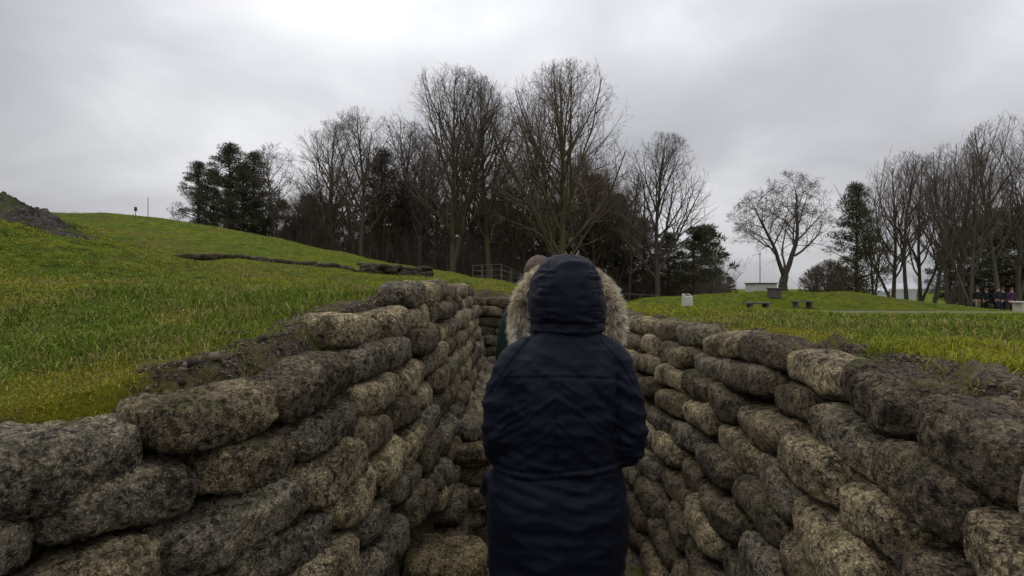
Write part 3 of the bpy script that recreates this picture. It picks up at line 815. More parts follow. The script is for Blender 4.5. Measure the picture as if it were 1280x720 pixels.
def place_tree(key, px, top, Yd, label, group, rz=None, tint=(1, 1, 1), wide=1.0):
    Hh, parts, nm = PROTO[key]; x = (px - 640) / F * Yd; z0 = gz(x, Yd) if Yd < 60 else gz(x, Yd)
    h = (360 - top) / F * Yd - z0; s = h / Hh
    e = empty(nm if key != 'shrub' else 'bare_shrub', (x, Yd, z0 - .05), random.uniform(0, 6.28) if rz is None else rz); e.scale = (s * wide, s * wide, s)
    tag(e, label, 'shrub' if key == 'shrub' else 'tree', group)
    for pn, me in parts:
        o = link(pn, me, e); o.color = (*tint, 1)
    return e
CW = 'trees of the wood behind the person'; RG = 'trees of the grove at right'
G_ = (1.0, .96, .9)
trees = [
 ('pine1', 248, 203, 42, 'dark pine at the left end of the wood, its branches over the hill crest', CW, .85), ('pine3', 287, 181, 41, 'tallest dark pine of the clump at the left end of the wood', CW, .85), ('pine1', 318, 192, 45, 'dark pine between the clump and the thin pale bare tree', CW, .9),
 ('thin', 345, 177, 42, 'thin pale bare tree leaning out beside the dark pine clump', CW, 1.2), ('mid2', 388, 212, 45, 'short brownish bare tree right of the thin pale tree', CW, 1.14), ('mid1', 416, 150, 46, 'bare tree with rounded crown, left of a pair above the hillside', CW, 1.14),
 ('mid1', 452, 133, 43, 'tall bare tree rising above the left part of the wood', CW, 1.14), ('mid2', 494, 140, 47, 'bare tree crowded against the left side of the tallest pair', CW, 1.14), ('pine2', 478, 188, 46, 'slim dark pine among bare trees above the old trench end', CW, .9),
 ('mid1', 525, 158, 45, 'bare tree with fan of branches just left of the giant bare tree', CW, 1.14), ('big1', 566, 80, 40, 'giant bare tree with greenish limbs, left one of the tall pair', CW, 1.0), ('big2', 612, 88, 42, 'tall bare tree close right of the giant one', CW, .85),
 ('mid2', 655, 170, 46, 'slender bare tree in the gap between the two giants', CW, 1.03), ('big1', 704, 77, 40, 'giant bare tree with wide crown straight above the fur hood', CW, 1.08), ('mid1', 742, 185, 45, 'lower bare tree against right flank of the giant above the hood', CW, 1.03),
 ('tall2', 786, 200, 44, 'narrow bare tree beside the lone bare tree at the wood\'s right end', CW, .9), ('mid1', 822, 163, 40, 'bare tree with round see-through crown at the right end of wood', CW, 1.08),
 ('pine3', 835, 292, 45, 'low dark pine under the round-crowned bare tree', CW, 1), ('scots', 868, 284, 42, 'dark layered pine at the right end of the wood', CW, 1.3), ('pine2', 896, 334, 52, 'small dark pine outlying at the right end of the wood', CW, 1.2), ('pine3', 912, 346, 62, 'tiny far pine last on the right of the wood', CW, 1),
 ('mid2', 390, 236, 50, 'low brown bare tree below the thin pale tree', CW, 1.37), ('mid1', 436, 205, 52, 'bushy bare tree behind the two above the old trench', CW, 1.25), ('mid2', 470, 190, 50, 'brown bare tree behind the slim dark pine', CW, 1.25), ('pine1', 512, 228, 55, 'dark pine filling the wood left of the giant bare tree', CW, 1), ('mid1', 545, 190, 51, 'bare tree half hidden behind the giant tree\'s left limbs', CW, 1.25),
 ('mid2', 585, 185, 52, 'bare tree between the trunks of the tall pair', CW, 1.25), ('pine1', 610, 250, 54, 'dark pine above the steel pen', CW, 1), ('mid1', 640, 195, 51, 'bushy bare tree behind the second person\'s head', CW, 1.25), ('mid2', 672, 200, 50, 'bare tree just left of the trunk above the hood', CW, 1.25), ('pine1', 744, 222, 48, 'dark pine rising right of the hood', CW, .95), ('pine3', 772, 245, 50, 'broad dark pine right of the hood above the second fence', CW, 1), ('pine3', 690, 255, 54, 'dark pine behind the hood', CW, 1),
 ('mid1', 728, 190, 52, 'bare tree behind the dark pine right of the hood', CW, 1.25), ('mid2', 766, 205, 47, 'brown bare tree between the hood\'s giant and narrow tree', CW, 1.25), ('pine1', 805, 275, 50, 'dark pine below the narrow bare tree', CW, 1),
 ('mid2', 368, 245, 47, 'low brown bare tree right of the thin pale tree\'s trunk', CW, 1.37), ('mid2', 330, 235, 46, 'low bare tree among the left pines', CW, 1.25), ('pine3', 268, 212, 43, 'dark pine within the left clump, second from its outer edge', CW, .8), ('pine3', 304, 205, 44, 'dark pine within the left clump, below the tallest one', CW, .8),
 ('pine1', 1070, 231, 40, 'tall dark pine with layered crown left of the grove', RG, .72), ('mid2', 1092, 245, 42, 'short brown bare tree tucked beside the tall layered pine', RG, .8),
 ('tall1', 1116, 188, 43, 'leftmost tall slender bare tree of the right grove', RG, 1.30), ('tall2', 1134, 182, 41, 'second slender bare tree from the grove\'s left edge', RG, 1.30), ('tall1', 1151, 186, 45, 'slender bare tree before the white tent', RG, 1.17), ('tall2', 1167, 196, 42, 'slender bare tree just right of the white tent', RG, 1.30),
 ('tall1', 1186, 170, 38, 'tall grey bare tree at the grove\'s front beside the path', RG, 1.10), ('tall2', 1203, 178, 43, 'slender bare tree left of the walkers', RG, 1.30), ('tall1', 1213, 166, 36, 'thick grey bare trunk standing beside the walkers', RG, 1.04), ('tall2', 1250, 137, 36, 'tallest bare tree of the grove, behind the walkers', RG, 1.23), ('tall1', 1272, 146, 38, 'tall bare tree at the frame\'s right edge', RG, 1.17), ('tall2', 1300, 150, 39, 'tall bare tree half cut by the right frame edge', RG, 1.30),
 ('pine3', 1218, 272, 52, 'low dark conifer behind the thick grey trunk', RG, 1), ('pine3', 1246, 262, 50, 'low dark conifer behind the tallest grove tree', RG, 1), ('pine3', 1280, 258, 48, 'low dark conifer at the right frame edge', RG, 1), ('pine3', 1188, 290, 56, 'low dark conifer farther back in the grove', RG, .8),
 ('shrub', 1022, 330, 46, 'bare grey shrub right of the lone tree, left of three', 'bare shrubs behind the mound', 1), ('shrub', 1038, 322, 44, 'bare grey shrub, middle of three behind the mound', 'bare shrubs behind the mound', 1), ('shrub', 1056, 330, 47, 'bare grey shrub below the tall layered pine', 'bare shrubs behind the mound', 1),
]
for t in trees:
    tint = random.choice(((1, 1, 1), (.85, .85, .85), (1.1, 1.03, .95))); place_tree(t[0], t[1], t[2], t[3], t[4], t[5], rz={566: .4, 704: 2.9}.get(t[1]), tint=tint, wide=t[6])
place_tree('solo', 979, 214, 27.5, 'lone spreading bare tree with two leaning limbs on the mound', None, rz=0, tint=(.7, .7, .7))

# dark brushwood and far wood filling the wood's floor
def brush(n, x0, x1, y0, y1, h0, h1, seed):
    r = np.random.default_rng(seed); y = r.uniform(y0, y1, n); u = r.uniform(x0, x1, n); x = (u - 640) / F * y
    z = bare_ground(x, y) - .1; h = r.uniform(h0, h1, n) * (1 + .35 * fbm(np.stack([x * .25, y * .25, 0 * x], 1), 2))
    P0 = np.stack([x, y, z], 1); d = np.stack([r.normal(0, .22, n), r.normal(0, .22, n), np.ones(n)], 1)
    P1 = P0 + d * (h * .55)[:, None]; d2 = d + np.stack([r.normal(0, .35, n), r.normal(0, .35, n), 0 * x], 1); P2 = P1 + d2 * (h * .45)[:, None]
    rr = r.uniform(.012, .035, n)
    mb = MB(); mb.tubes(P0, P1, rr, rr * .7, 3); mb.tubes(P1, P2, rr * .7, rr * .3, 3)
    for k in range(4):
        f = r.uniform(.2, 1, n)[:, None]; q = P0 + (P2 - P0) * f; e = q + np.stack([r.normal(0, .5, n), r.normal(0, .5, n), r.uniform(.1, .8, n)], 1) * (h * .28)[:, None]
        mb.tubes(q, e, rr * .5, rr * .25, 3)
    return mb
mb = brush(5200, 330, 905, 44, 62, 2.2, 5.2, 41)
o = mb.build('brushwood', M['brush']); o['kind'] = 'stuff'; o['label'] = 'dense brown undergrowth at the foot of the wood'; o['category'] = 'undergrowth'
mb = brush(900, 1185, 1380, 50, 62, 1.5, 4.0, 42)
o = mb.build('brushwood', M['brush']); o['kind'] = 'stuff'; o['label'] = 'brown undergrowth behind the grove at right'; o['category'] = 'undergrowth'
# far wood mass
def far_wood(n, x0, x1, y0, y1, h0, h1, seed):
    r = np.random.default_rng(seed); mbb = MB()
    for k in range(n):
        yy = r.uniform(y0, y1); xx = (r.uniform(x0, x1) - 640) / F * yy; Hh = r.uniform(h0, h1)
        s, V, T = pine_arrays(int(r.integers(1e6)), Hh, .2, base=.05, spread=.3, nclump=44, per=50, blade=.5)
        mbb.add(V + np.array([xx, yy, gz(xx, yy)]), T=T)
    return mbb
mb = far_wood(34, 340, 890, 60, 78, 9, 13, 51); o = mb.build('far_wood', M['needle'], smooth=False); o['kind'] = 'stuff'; o['label'] = 'far dark evergreen wood behind the bare trees'; o['category'] = 'wood'; o.color = (1.35, 1.2, 1.1, 1)

# ------------------------------------------------------------------ site furniture
def at(px, Yd): x = (px - 640) / F * Yd; return x, Yd, gz(x, Yd)
# stone lectern
x, y, z = at(859, 24); e = empty('stone_lectern', (x, y, z - .03), R(8)); e.scale = (.8, .8, .85); tag(e, 'pale stone lectern with sloped top plaque standing on the lawn', 'lectern')
V = [(-.27, -.24, 0), (.27, -.24, 0), (.25, .24, 0), (-.25, .24, 0), (-.24, -.2, .58), (.24, -.2, .58), (.22, .22, .74), (-.22, .22, .74)]
MB().add(V, [(0, 3, 2, 1), (4, 5, 6, 7), (0, 1, 5, 4), (1, 2, 6, 5), (2, 3, 7, 6), (3, 0, 4, 7)]).build('pedestal', M['stone'], e, False)
sl = .16 / .42
V = [(-.16, -.13, .58 + .07 * sl + .006), (.16, -.13, .58 + .07 * sl + .006), (.15, .15, .58 + .35 * sl + .006), (-.15, .15, .58 + .35 * sl + .006)]
V = V + [(a, b, c + .015) for a, b, c in V]
MB().add(V, [(0, 3, 2, 1), (4, 5, 6, 7), (0, 1, 5, 4), (1, 2, 6, 5), (2, 3, 7, 6), (3, 0, 4, 7)]).build('plaque', M['plaque'], e, False)
# benches
def bench(px, Yd, w, h, rz, label, mat='wood', legm='darkstone'):
    x, y, z = at(px, Yd); e = empty('park_bench', (x, y, z), rz); tag(e, label, 'bench', 'low backless benches')
    for k in range(3): pass
    mb = MB()
    for k in range(3): mb.box((0, -.16 + .16 * k, h - .03), (w, .145, .06), bev=.01)
    mb.build('seat', M[mat], e, False)
    for s in (-1, 1): MB().box((s * w * .32, 0, (h - .06) / 2), (w * .09, .42, h - .06), bev=.012).build('leg', M[legm], e, False)
bench(947, 22.5, 1.12, .36, R(2), 'dark low bench with two block legs, left of the two below the lone tree')
bench(1003, 22.8, .92, .34, R(-3), 'dark low bench on the shaded lawn, right of the box')
bench(1281, 22.0, .95, .48, R(4), 'pale bench at the right edge beside the path and walkers', 'stone', 'stone')
x, y, z = at(968, 25.2); e = empty('stone_block', (x, y, z - .03), R(6)); tag(e, 'dark squat stone block at the foot of the lone tree', 'stone block')
MB().box((0, 0, .24), (.5, .45, .48), taper=.94, bev=.03).build('block', M['darkstone'], e, False); MB().box((0, 0, .5), (.56, .5, .07), bev=.015).build('cap', M['darkstone'], e, False)
# steel pen and fence
def rail_fence(name, pts, h, rails, step, label, cat):
    p0 = Vector(pts[0]); e = empty(name, tuple(p0)); tag(e, label, cat)
    rb = MB(); 
    for a, b in zip(pts[:-1], pts[1:]):
        a = Vector(a) - p0; b = Vector(b) - p0
        for k in range(rails):
            zz = Vector((0, 0, h * (k + 1) / rails - .02)); rb.tubes([a + zz], [b + zz], [.018], [.018], 6)
    rb.build('rails', M['steel'], e)
    done = []
    for a, b in zip(pts[:-1], pts[1:]):
        a = Vector(a) - p0; b = Vector(b) - p0; n = max(1, int((b - a).length / step))
        for k in range(n + 1):
            q = a.lerp(b, k / n)
            if any((q - d).length < .1 for d in done): continue
            done.append(q.copy()); MB().tubes([q - Vector((0, 0, .1))], [q + Vector((0, 0, h + .03))], [.026], [.026], 6).build('post', M['steel'], e)
A = at(591, 37); B = at(627, 34.5); C = at(662, 37.5); D = at(626, 40)
rail_fence('steel_pen', [A, B, C, D, A], 1.15, 3, 1.0, 'square steel rail pen on the grass before the wood', 'pen')
A = at(778, 33); B = at(800, 33.5); C = at(822, 34)
rail_fence('rail_fence', [A, B, C], 1.0, 2, 1.15, 'short pale rail fence right of the fur hood', 'fence')
# white hut, mast
x, y, z = at(951, 55); e = empty('white_hut', (x, y, -1.5), 0); tag(e, 'low white flat-roofed hut beyond the mound', 'hut')
MB().box((0, 0, .97), (2.3, 2.2, 1.94)).build('wall', M['white'], e, False); MB().box((0, 0, 2.0), (2.5, 2.4, .12)).build('roof', M['steel'], e, False)
x, y, z = at(950, 60); e = empty('mast', (x, y, -1.6)); tag(e, 'thin grey mast rising behind the white hut', 'mast')
MB().tubes([(0, 0, 0)], [(0, 0, 5.6)], [.06], [.04], 8).build('pole', M['steel'], e); MB().box((0, 0, 5.6), (.16, .16, .12)).build('cap', M['metaldark'], e)
# antennas behind the hill
for px, top, Yd, lab in ((169.5, 259, 34, 'short thin mast on the left skyline'), (185, 247, 34, 'taller thin mast on the left skyline')):
    x, y, z = at(px, Yd); e = empty('mast', (x, y, z - .3)); tag(e, lab, 'mast', 'skyline masts'); hh = (360 - top) / F * Yd - z + .3
    MB().tubes([(0, 0, 0)], [(0, 0, hh)], [.028], [.018], 6).build('pole', M['steel'], e)
    if px < 175: MB().box((0, 0, hh - .12), (.12, .12, .26)).build('lamp_box', M['metaldark'], e)
# tents
def gazebo(px, Yd, w, eave, top, label):
    x, y, z = at(px, Yd); e = empty('white_tent', (x, y, z), R(20)); tag(e, label, 'tent', 'white tents beyond the grove')
    h = w / 2
    V = [(-h, -h, eave), (h, -h, eave), (h, h, eave), (-h, h, eave), (-h, -h, eave - .28), (h, -h, eave - .28), (h, h, eave - .28), (-h, h, eave - .28), (0, 0, top),
         (-h * .45, -h * .45, eave + (top - eave) * .42), (h * .45, -h * .45, eave + (top - eave) * .42), (h * .45, h * .45, eave + (top - eave) * .42), (-h * .45, h * .45, eave + (top - eave) * .42)]
    Q = [(0, 4, 5, 1), (1, 5, 6, 2), (2, 6, 7, 3), (3, 7, 4, 0), (0, 1, 10, 9), (1, 2, 11, 10), (2, 3, 12, 11), (3, 0, 9, 12)]; T = [(9, 10, 8), (10, 11, 8), (11, 12, 8), (12, 9, 8)]
    MB().add(V, Q, T).build('roof', M['tent'], e, False)
    q = h * .97; MB().box((0, q, eave / 2), (w * .96, .04, eave - .1)).box((-q, 0, eave / 2), (.04, w * .9, eave - .1)).build('side_wall', M['tent'], e, False)
    for sx in (-1, 1):
        for sy in (-1, 1): MB().tubes([(sx * h * .98, sy * h * .98, 0)], [(sx * h * .98, sy * h * .98, eave - .05)], [.04], [.04], 6).build('post', M['steel'], e)
gazebo(1140, 56, 3.0, 1.9, 3.4, 'white peaked tent seen between grove trunks')
gazebo(1236, 60, 4.5, 2.0, 3.2, 'white tent behind the walkers, mostly hidden by them')
gazebo(1118, 64, 4.0, 1.6, 2.8, 'farther white tent left of the peaked one')

# ------------------------------------------------------------------ people
def body_mesh(scale=1.0, arms='down', stride=.12, seed=0):
    """standing figure, 1.72 m; feet at z=0, facing +y"""
    P = [(0, 0, .95), (0, 0, 1.12), (0, .0, 1.30), (0, -.01, 1.42), (0, .0, 1.50), (0, .015, 1.56), (0, .02, 1.66)]
    E = [(0, 1), (1, 2), (2, 3), (3, 4), (4, 5), (5, 6)]
    Rr = [(.155, .115), (.135, .10), (.155, .11), (.13, .09), .055, (.075, .085), (.078, .095)]
    def add(p, r, par):
        P.append(p); Rr.append(r); E.append((par, len(P) - 1)); return len(P) - 1
    for s in (-1, 1):
        st = stride * s
        h = add((.095 * s, 0, .86), .095, 0); k = add((.10 * s, st * .6 + .02, .48), .062, h); a = add((.10 * s, st - .02, .09), .042, k); add((.115 * s, st + .13, .035), .036, a)
    for s in (-1, 1):
        sh = add((.185 * s, -.01, 1.40), .058, 3)
        if arms == 'down':
            el = add((.245 * s, -.02 - stride * s * .4, 1.12), .042, sh); w = add((.25 * s, .06 - stride * s * .7, .88), .028, el)
            hd = add((.25 * s, .075 - stride * s * .75, .82), .034, w); fdir = Vector((0, .15, -1))
        else:
            el = add((.27 * s, -.02, 1.09), .045, sh); w = add((.15 * s, .22, 1.05), .028, el); hd = add((.115 * s, .27, 1.05), .034, w); fdir = Vector((-.75 * s, .5, .0))
        for f in range(4):
            o = (f - 1.5) * .019
            b = Vector(P[hd]) + fdir.normalized() * .035 + (Vector((0, o, 0)) if arms == 'down' else Vector((0, 0, -o)))
            ln = (.075, .085, .08, .062)[f]
            i1 = add(tuple(b), .010, hd); i2 = add(tuple(b + fdir.normalized() * ln * .5), .009, i1); add(tuple(b + (fdir.normalized() + Vector((-.4 * s, .1, 0))).normalized() * ln), .007, i2)
        tb = Vector(P[hd]) + (Vector((-.01 * s, .035, -.01)) if arms == 'down' else Vector((0, .0, .036))); t1 = add(tuple(tb), .011, hd); add(tuple(tb + fdir.normalized() * .035 + Vector((-.008 * s, .012, 0))), .009, t1)
    me = skin_mesh('body', [tuple(Vector(p)) for p in P], E, Rr, M['skin'], 2)
    # face features: brow, nose, chin
    V = coords(me); hz = V[:, 2]; fr = (V[:, 1] > .06) & (hz > 1.52)
    def bumpf(cx, cz, sx, sz, amt): 
        g_ = np.exp(-((V[:, 0] - cx) / sx) ** 2 - ((hz - cz) / sz) ** 2) * fr; V[:, 1] += g_ * amt
    bumpf(0, 1.600, .014, .022, .024); bumpf(-.033, 1.625, .016, .010, -.010); bumpf(.033, 1.625, .016, .010, -.010); bumpf(0, 1.565, .026, .006, -.006); bumpf(0, 1.535, .03, .014, .010)
    setco(me, V); return me
def garment(pts, edges, rad, name, mat): return skin_mesh(name, pts, edges, rad, mat, 2)
def jacket(name, mat, stride=.0, puff=1.0):
    P = [(0, 0, .86), (0, 0, 1.0), (0, 0, 1.15), (0, 0, 1.32), (0, -.005, 1.43), (0, 0, 1.49)]; E = [(0, 1), (1, 2), (2, 3), (3, 4), (4, 5)]
    Rr = [(.20, .15), (.185, .14), (.175, .135), (.185, .135), (.15, .11), (.075, .075)]
    for s in (-1, 1):
        P.append((.19 * s, -.01, 1.39)); Rr.append(.085); E.append((4, len(P) - 1))
        P.append((.25 * s, -.02 - stride * s * .4, 1.12)); Rr.append(.066); E.append((len(P) - 2, len(P) - 1))
        P.append((.255 * s, .055 - stride * s * .7, .89)); Rr.append(.05); E.append((len(P) - 2, len(P) - 1))
    return garment(P, E, [tuple(x * puff for x in (q if isinstance(q, tuple) else (q, q))) for q in Rr], name, mat)
def trousers(e, mat, stride=.12, k=1.0):
    for s in (-1, 1):
        st = stride * s
        P = [(.085 * s, 0, .92), (.10 * s, 0, .78), (.105 * s, st * .6 + .02, .47), (.105 * s, st - .02, .11)]; Rr = [.10, .10, .08, .068]
        link('trouser_leg', skin_mesh('trouser_leg', [(x, y, z * k) for x, y, z in P], [(0, 1), (1, 2), (2, 3)], Rr, mat, 2), e)
def boots(e, mat, stride=.12):
    for s in (-1, 1):
        st = stride * s; x = .11 * s
        e_ = skin_mesh('boot', [(x, st - .035, .15), (x, st - .035, .055), (x, st + .06, .05), (x, st + .145, .04)], [(0, 1), (1, 2), (2, 3)], [.058, .055, .05, .042], mat, 2); link('boot', e_, e)
def hair_cap(name, mat, z=1.66, y=.0, seed=3, sx=.105, sy=.118, sz=.125, shag=.008):
    n, m = 40, 56; th = np.linspace(0, 2.0, n); ph = np.linspace(0, 2 * np.pi, m, endpoint=False)
    TH, PH = np.meshgrid(th, ph, indexing='ij'); fy = np.sin(PH)
    TH = TH * np.where(fy > .2, 1 - .45 * (fy - .2), 1)
    P = np.stack([np.sin(TH) * np.cos(PH) * sx, np.sin(TH) * np.sin(PH) * sy, np.cos(TH) * sz], 2).reshape(-1, 3)
    P *= (1 + shag * 10 * fbm(P * np.array([60, 60, 12]) + seed, 2)[:, None] * .6)
    I = np.arange(n * m).reshape(n, m); J = np.roll(I, -1, 1); Q = np.stack([I[:-1], I[1:], J[1:], J[:-1]], 2).reshape(-1, 4)
    return mesh(name, P + np.array([0, y, z]), [Q], mat)
def person(loc, rz, h, label, jm, tm, group=None, stride=.12, hair=True, puff=1.0):
    e = empty('person', loc, rz); s = h / 1.74; e.scale = (s, s, s); tag(e, label, 'person', group)
    link('body', body_mesh(stride=stride), e); link('jacket', jacket('jacket', M[jm], stride, puff), e); trousers(e, M[tm], stride)
    boots(e, M['boot'], stride)
    if hair: link('hair', hair_cap('hair', M['hair']), e)
    return e
person((.185, 3.5, FLOOR), R(4), 1.68, 'brown-haired person in dark green jacket, hidden ahead of the parka wearer', 'green_cloth', 'dark_cloth', None, .03)
for px, Yd, h, rz, lab, jm, tm in ((1222, 35, 1.72, 170, 'walker in dark jacket and pale khaki trousers, leftmost of the group under the grove', 'dark_cloth', 'khaki'), (1233, 36, 1.68, 60, 'walker in all black, second from left under the grove', 'dark_cloth', 'dark_cloth'),
    (1247.5, 34.5, 1.74, 200, 'walker in dark blue jacket in the middle of the group', 'blue_cloth', 'blue_cloth'), (1253.5, 35, 1.66, 150, 'shorter walker in black close against the blue jacketed one', 'dark_cloth', 'blue_cloth'), (1264.5, 34, 1.66, 190, 'walker in purple jacket beside the pale bench', 'purple', 'dark_cloth')):
    x, y, z = at(px, Yd); person((x, y, z), R(rz), h, lab, jm, tm, 'walkers under the grove', .10)

# ---- the person in the parka, seen from behind: local coordinates, x right, y forward, z up from the floor
PX, PY = .182, 1.86
K = PY / F
def lz(py): return (360 - py) * K - FLOOR
def lx(px): return (px - 640) * K - PX
wearer = empty('person', (PX, PY, FLOOR)); tag(wearer, 'person in navy parka seen from behind, fur-trimmed hood raised', 'person')
b = body_mesh(arms='front', stride=.02); V = coords(b); zz = V[:, 2]; V[:, 2] = zz * .865 + .05 * sstep(1.42, 1.56, zz); V[:, 0] *= .82; setco(b, V)
link('body', b, wearer)
trousers(wearer, M['dark_cloth'], .02, .86); boots(wearer, M['boot'], .02)

def remeshed(pieces, voxel, smooth_it, fac=.5):
    mb = MB()
    me = bpy.data.meshes.new('tmp'); VV = []; FF = []; o = 0
    objs = []
    for V, Q, T in pieces:
        VV += [tuple(v) for v in V]; FF += [tuple(int(k) + o for k in q) for q in Q] + [tuple(int(k) + o for k in t) for t in T]; o += len(V)
    me.from_pydata(VV, [], FF); me.update()
    ob = bpy.data.objects.new('tmp', me); COL.objects.link(ob)
    md = ob.modifiers.new('R', 'REMESH'); md.mode = 'VOXEL'; md.voxel_size = voxel; md.use_smooth_shade = True
    sm = ob.modifiers.new('S', 'SMOOTH'); sm.factor = fac; sm.iterations = smooth_it
    m2 = evaluated(ob); bpy.data.objects.remove(ob); bpy.data.meshes.remove(me); m2.materials.clear()
    return m2
def dense(rows, n=6):
    rows = np.array(rows, float); t = np.arange(len(rows)); tt = np.linspace(0, len(rows) - 1, (len(rows) - 1) * n + 1)
    out = []
    for c in range(rows.shape[1]):
        y = rows[:, c]; m = np.gradient(y); i = np.minimum(tt.astype(int), len(rows) - 2); f = tt - i
        out.append((2 * f**3 - 3 * f**2 + 1) * y[i] + (f**3 - 2 * f**2 + f) * m[i] + (-2 * f**3 + 3 * f**2) * y[i + 1] + (f**3 - f**2) * m[i + 1])
    return np.stack(out, 1)
# torso + skirt sections: (px centre, py, half width px, depth m)
sec = [(694, 790, 81, .185), (694, 760, 82, .19), (694, 720, 83.5, .19), (696, 680, 86, .185), (696, 650, 87, .18), (695, 620, 87, .175), (696, 597, 83, .165), (697, 580, 79, .160), (698, 560, 73, .155), (699, 530, 69, .155), (700, 500, 69.5, .157), (702, 470, 70, .15), (704, 450, 69, .138), (706, 437, 61, .125), (708, 425, 50, .112), (709, 414, 40, .10), (709, 404, 34, .095)]
rows = [(lx(a), .0 + (.012 if py < 460 else 0) + .02 * math.exp(-((py - 580) / 30) ** 2), lz(py), hw * K, dp) for a, py, hw, dp in sec]
tors = loft(dense(rows), 56, True, 2.25)
def sleeve(pts, rad):
    d = dense([(lx(p[0]), p[2], lz(p[1]), r * K) for p, r in zip(pts, rad)], 6); return tube_path(d[:, :3], d[:, 3], 28)
slL = sleeve([(668, 440, .01), (645, 455, .0), (632, 482, -.01), (626, 515, -.02), (625, 545, -.015), (632, 566, .04), (645, 566, .12), (660, 562, .20), (674, 560, .245)], [24, 23, 22.5, 22, 22, 21.5, 20, 18, 16])
slR = sleeve([(744, 440, .01), (765, 455, .0), (776, 482, -.01), (783, 515, -.02), (785, 547, -.015), (778, 568, .04), (762, 568, .12), (745, 564, .20), (730, 562, .245)], [24, 23.5, 23, 22.5, 23, 22, 20, 18, 16])
# pocket flap standing off on the left hip
pk = tube_path(np.array([(lx(625), .02, lz(585)), (lx(613), .035, lz(600)), (lx(611), .045, lz(616)), (lx(620), .03, lz(634))]), np.array([.012, .032, .036, .012]), 16)
coat = remeshed([tors, slL, slR, pk], .0052, 5)
def cloth_detail(me, coatpart=True):
    V = coords(me); N = normals(me)
    z = V[:, 2]; x = V[:, 0]; y = V[:, 1]; o = np.array([5.1, 2.2, 9.3])
    d = np.zeros(len(V)); back = (N[:, 1] < .25).astype(float)
    zw = lz(578); zy = lz(463 ) 
    if coatpart:
        d += .0075 * noise3(V * np.array([7, 7, 12]) + o) + .0055 * (.4 - np.abs(noise3(V * np.array([8, 8, 15]) + o + 20)) * 2.2) + .0022 * noise3(V * np.array([24, 24, 46]) + o)
        # diagonal drag lines on the back, from the armpits to the centre
        s = np.sign(x - lx(692)); q = np.stack([(s * (x - lx(692)) * .75 + z) * 34, (z - s * x) * 6, y * 4], 1)
        d += (.0065 * noise3(q) + .006 * (.4 - np.abs(noise3(q * .6 + 9)) * 2.2)) * np.exp(-((z - lz(510)) / .17) ** 2) * back
        # waist gathers
        gw = np.exp(-((z - zw) / .055) ** 2); d += .0060 * gw * noise3(np.stack([x * 50, y * 50, z * 16], 1)) 
        d += .0065 * np.exp(-((z - zw) / .12) ** 2) * noise3(np.stack([x * 6, y * 6, z * 38 + x * 8], 1) + 4)
        # long soft vertical folds in the skirt
        d += .012 * (1 - sstep(zw - .35, zw, z)) * noise3(np.stack([x * 11, y * 11, z * 2.4], 1) + 7)
        # elbows
        for ex in (622, 788): d += .008 * np.exp(-(((x - lx(ex)) / .09) ** 2 + ((z - lz(555)) / .07) ** 2)) * noise3(np.stack([x * 14, y * 14, z * 48], 1) + ex)
        g = lambda t, w: np.exp(-(t / w) ** 2)
        # seams: centre back, yoke, waist channel, raglan lines
        cx = lx(690) + .01 * np.sin(z * 3)
        inb = (z < zy) * (z > zw) * back
        d -= .0035 * g(x - cx, .0035) * inb; d += .0016 * g(np.abs(x - cx) - .009, .004) * inb * (1 + .9 * np.sin(z * 420))
        zyy = zy - .02 * ((x - lx(700)) / .2) ** 2
        iny = (np.abs(x - lx(700)) < .205) * back
        d -= .0030 * g(z - zyy, .0036) * iny; d += .0016 * g(z - zyy - .009, .005) * iny
        zww = zw + .008 * np.sin(x * 9) ; intr = (np.abs(x - lx(697)) < .25)
        d -= .005 * g(z - zww - .012, .0045) * intr; d -= .004 * g(z - zww + .014, .0045) * intr; d += .004 * g(z - zww, .008) * intr
        for sx in (-1, 1):
            t = (lz(418) - z) / (lz(480) - lz(418)) * -1
            xs = lx(704) + sx * (.105 + .14 * np.clip(t, 0, 1.4) ** .8); m_ = (t > -.05) * (t < 1.15) * back
            d -= .0038 * g(x - xs, .0045) * m_; d += .0015 * g(np.abs(x - xs) - .011, .004) * m_
        d -= .003 * g(x - lx(690), .004) * (z < zw - .25) * back            # vent
    V = V + N * d[:, None]; setco(me, V)
cloth_detail(coat)
coat.materials.append(M['coat']); coat.name = 'coat'; link('coat', coat, wearer)
# hood: shell with an open front
def hood_pieces():
    hs = [(709, 317.5, 10, .03), (709, 319.5, 19, .065), (709, 324, 27.5, .095), (709, 332, 35, .12), (708.5, 345, 42, .14), (708.5, 360, 46.5, .150), (709, 375, 49, .152), (710, 388, 49.5, .150), (711, 400, 48, .142), (712, 410, 45.5, .13), (712, 418, 42, .12), (711, 426, 36, .11)]
    rr = [(lx(a), .035, lz(py), hw * K, dp) for a, py, hw, dp in hs]; return loft(dense(rr)[::-1], 56, True, 2.15)
hood = remeshed([hood_pieces()], .0045, 3)
V = coords(hood); N = normals(hood); x, y, z = V[:, 0], V[:, 1], V[:, 2]; d = np.zeros(len(V))
hc = lx(709); g = lambda t, w: np.exp(-(t / w) ** 2)
hz_ = np.clip((z - lz(415)) / (lz(318) - lz(415)), 0, 1)
for sx, px in ((-1, 686), (1, 735)):
    xs = hc + sx * (.050 + .038 * np.sin(np.pi * np.clip(hz_ * .95 + .02, 0, 1)))
    if sx > 0: xs = xs + .012
    d -= .0042 * g(x - xs, .004) * (y < .09); pk_ = noise3(np.stack([x * 9, 0 * y, z * 75], 1) + sx * 9)
    d += .0075 * (pk_ + .5 * noise3(np.stack([x * 20, 0 * y, z * 140], 1))) * (.35 + sstep(-.2, .3, noise3(np.stack([z * 14, 0 * x + sx, 0 * y], 1)))) * (g(x - xs - .012, .012) + g(x - xs + .012, .012)) * (y < .09)
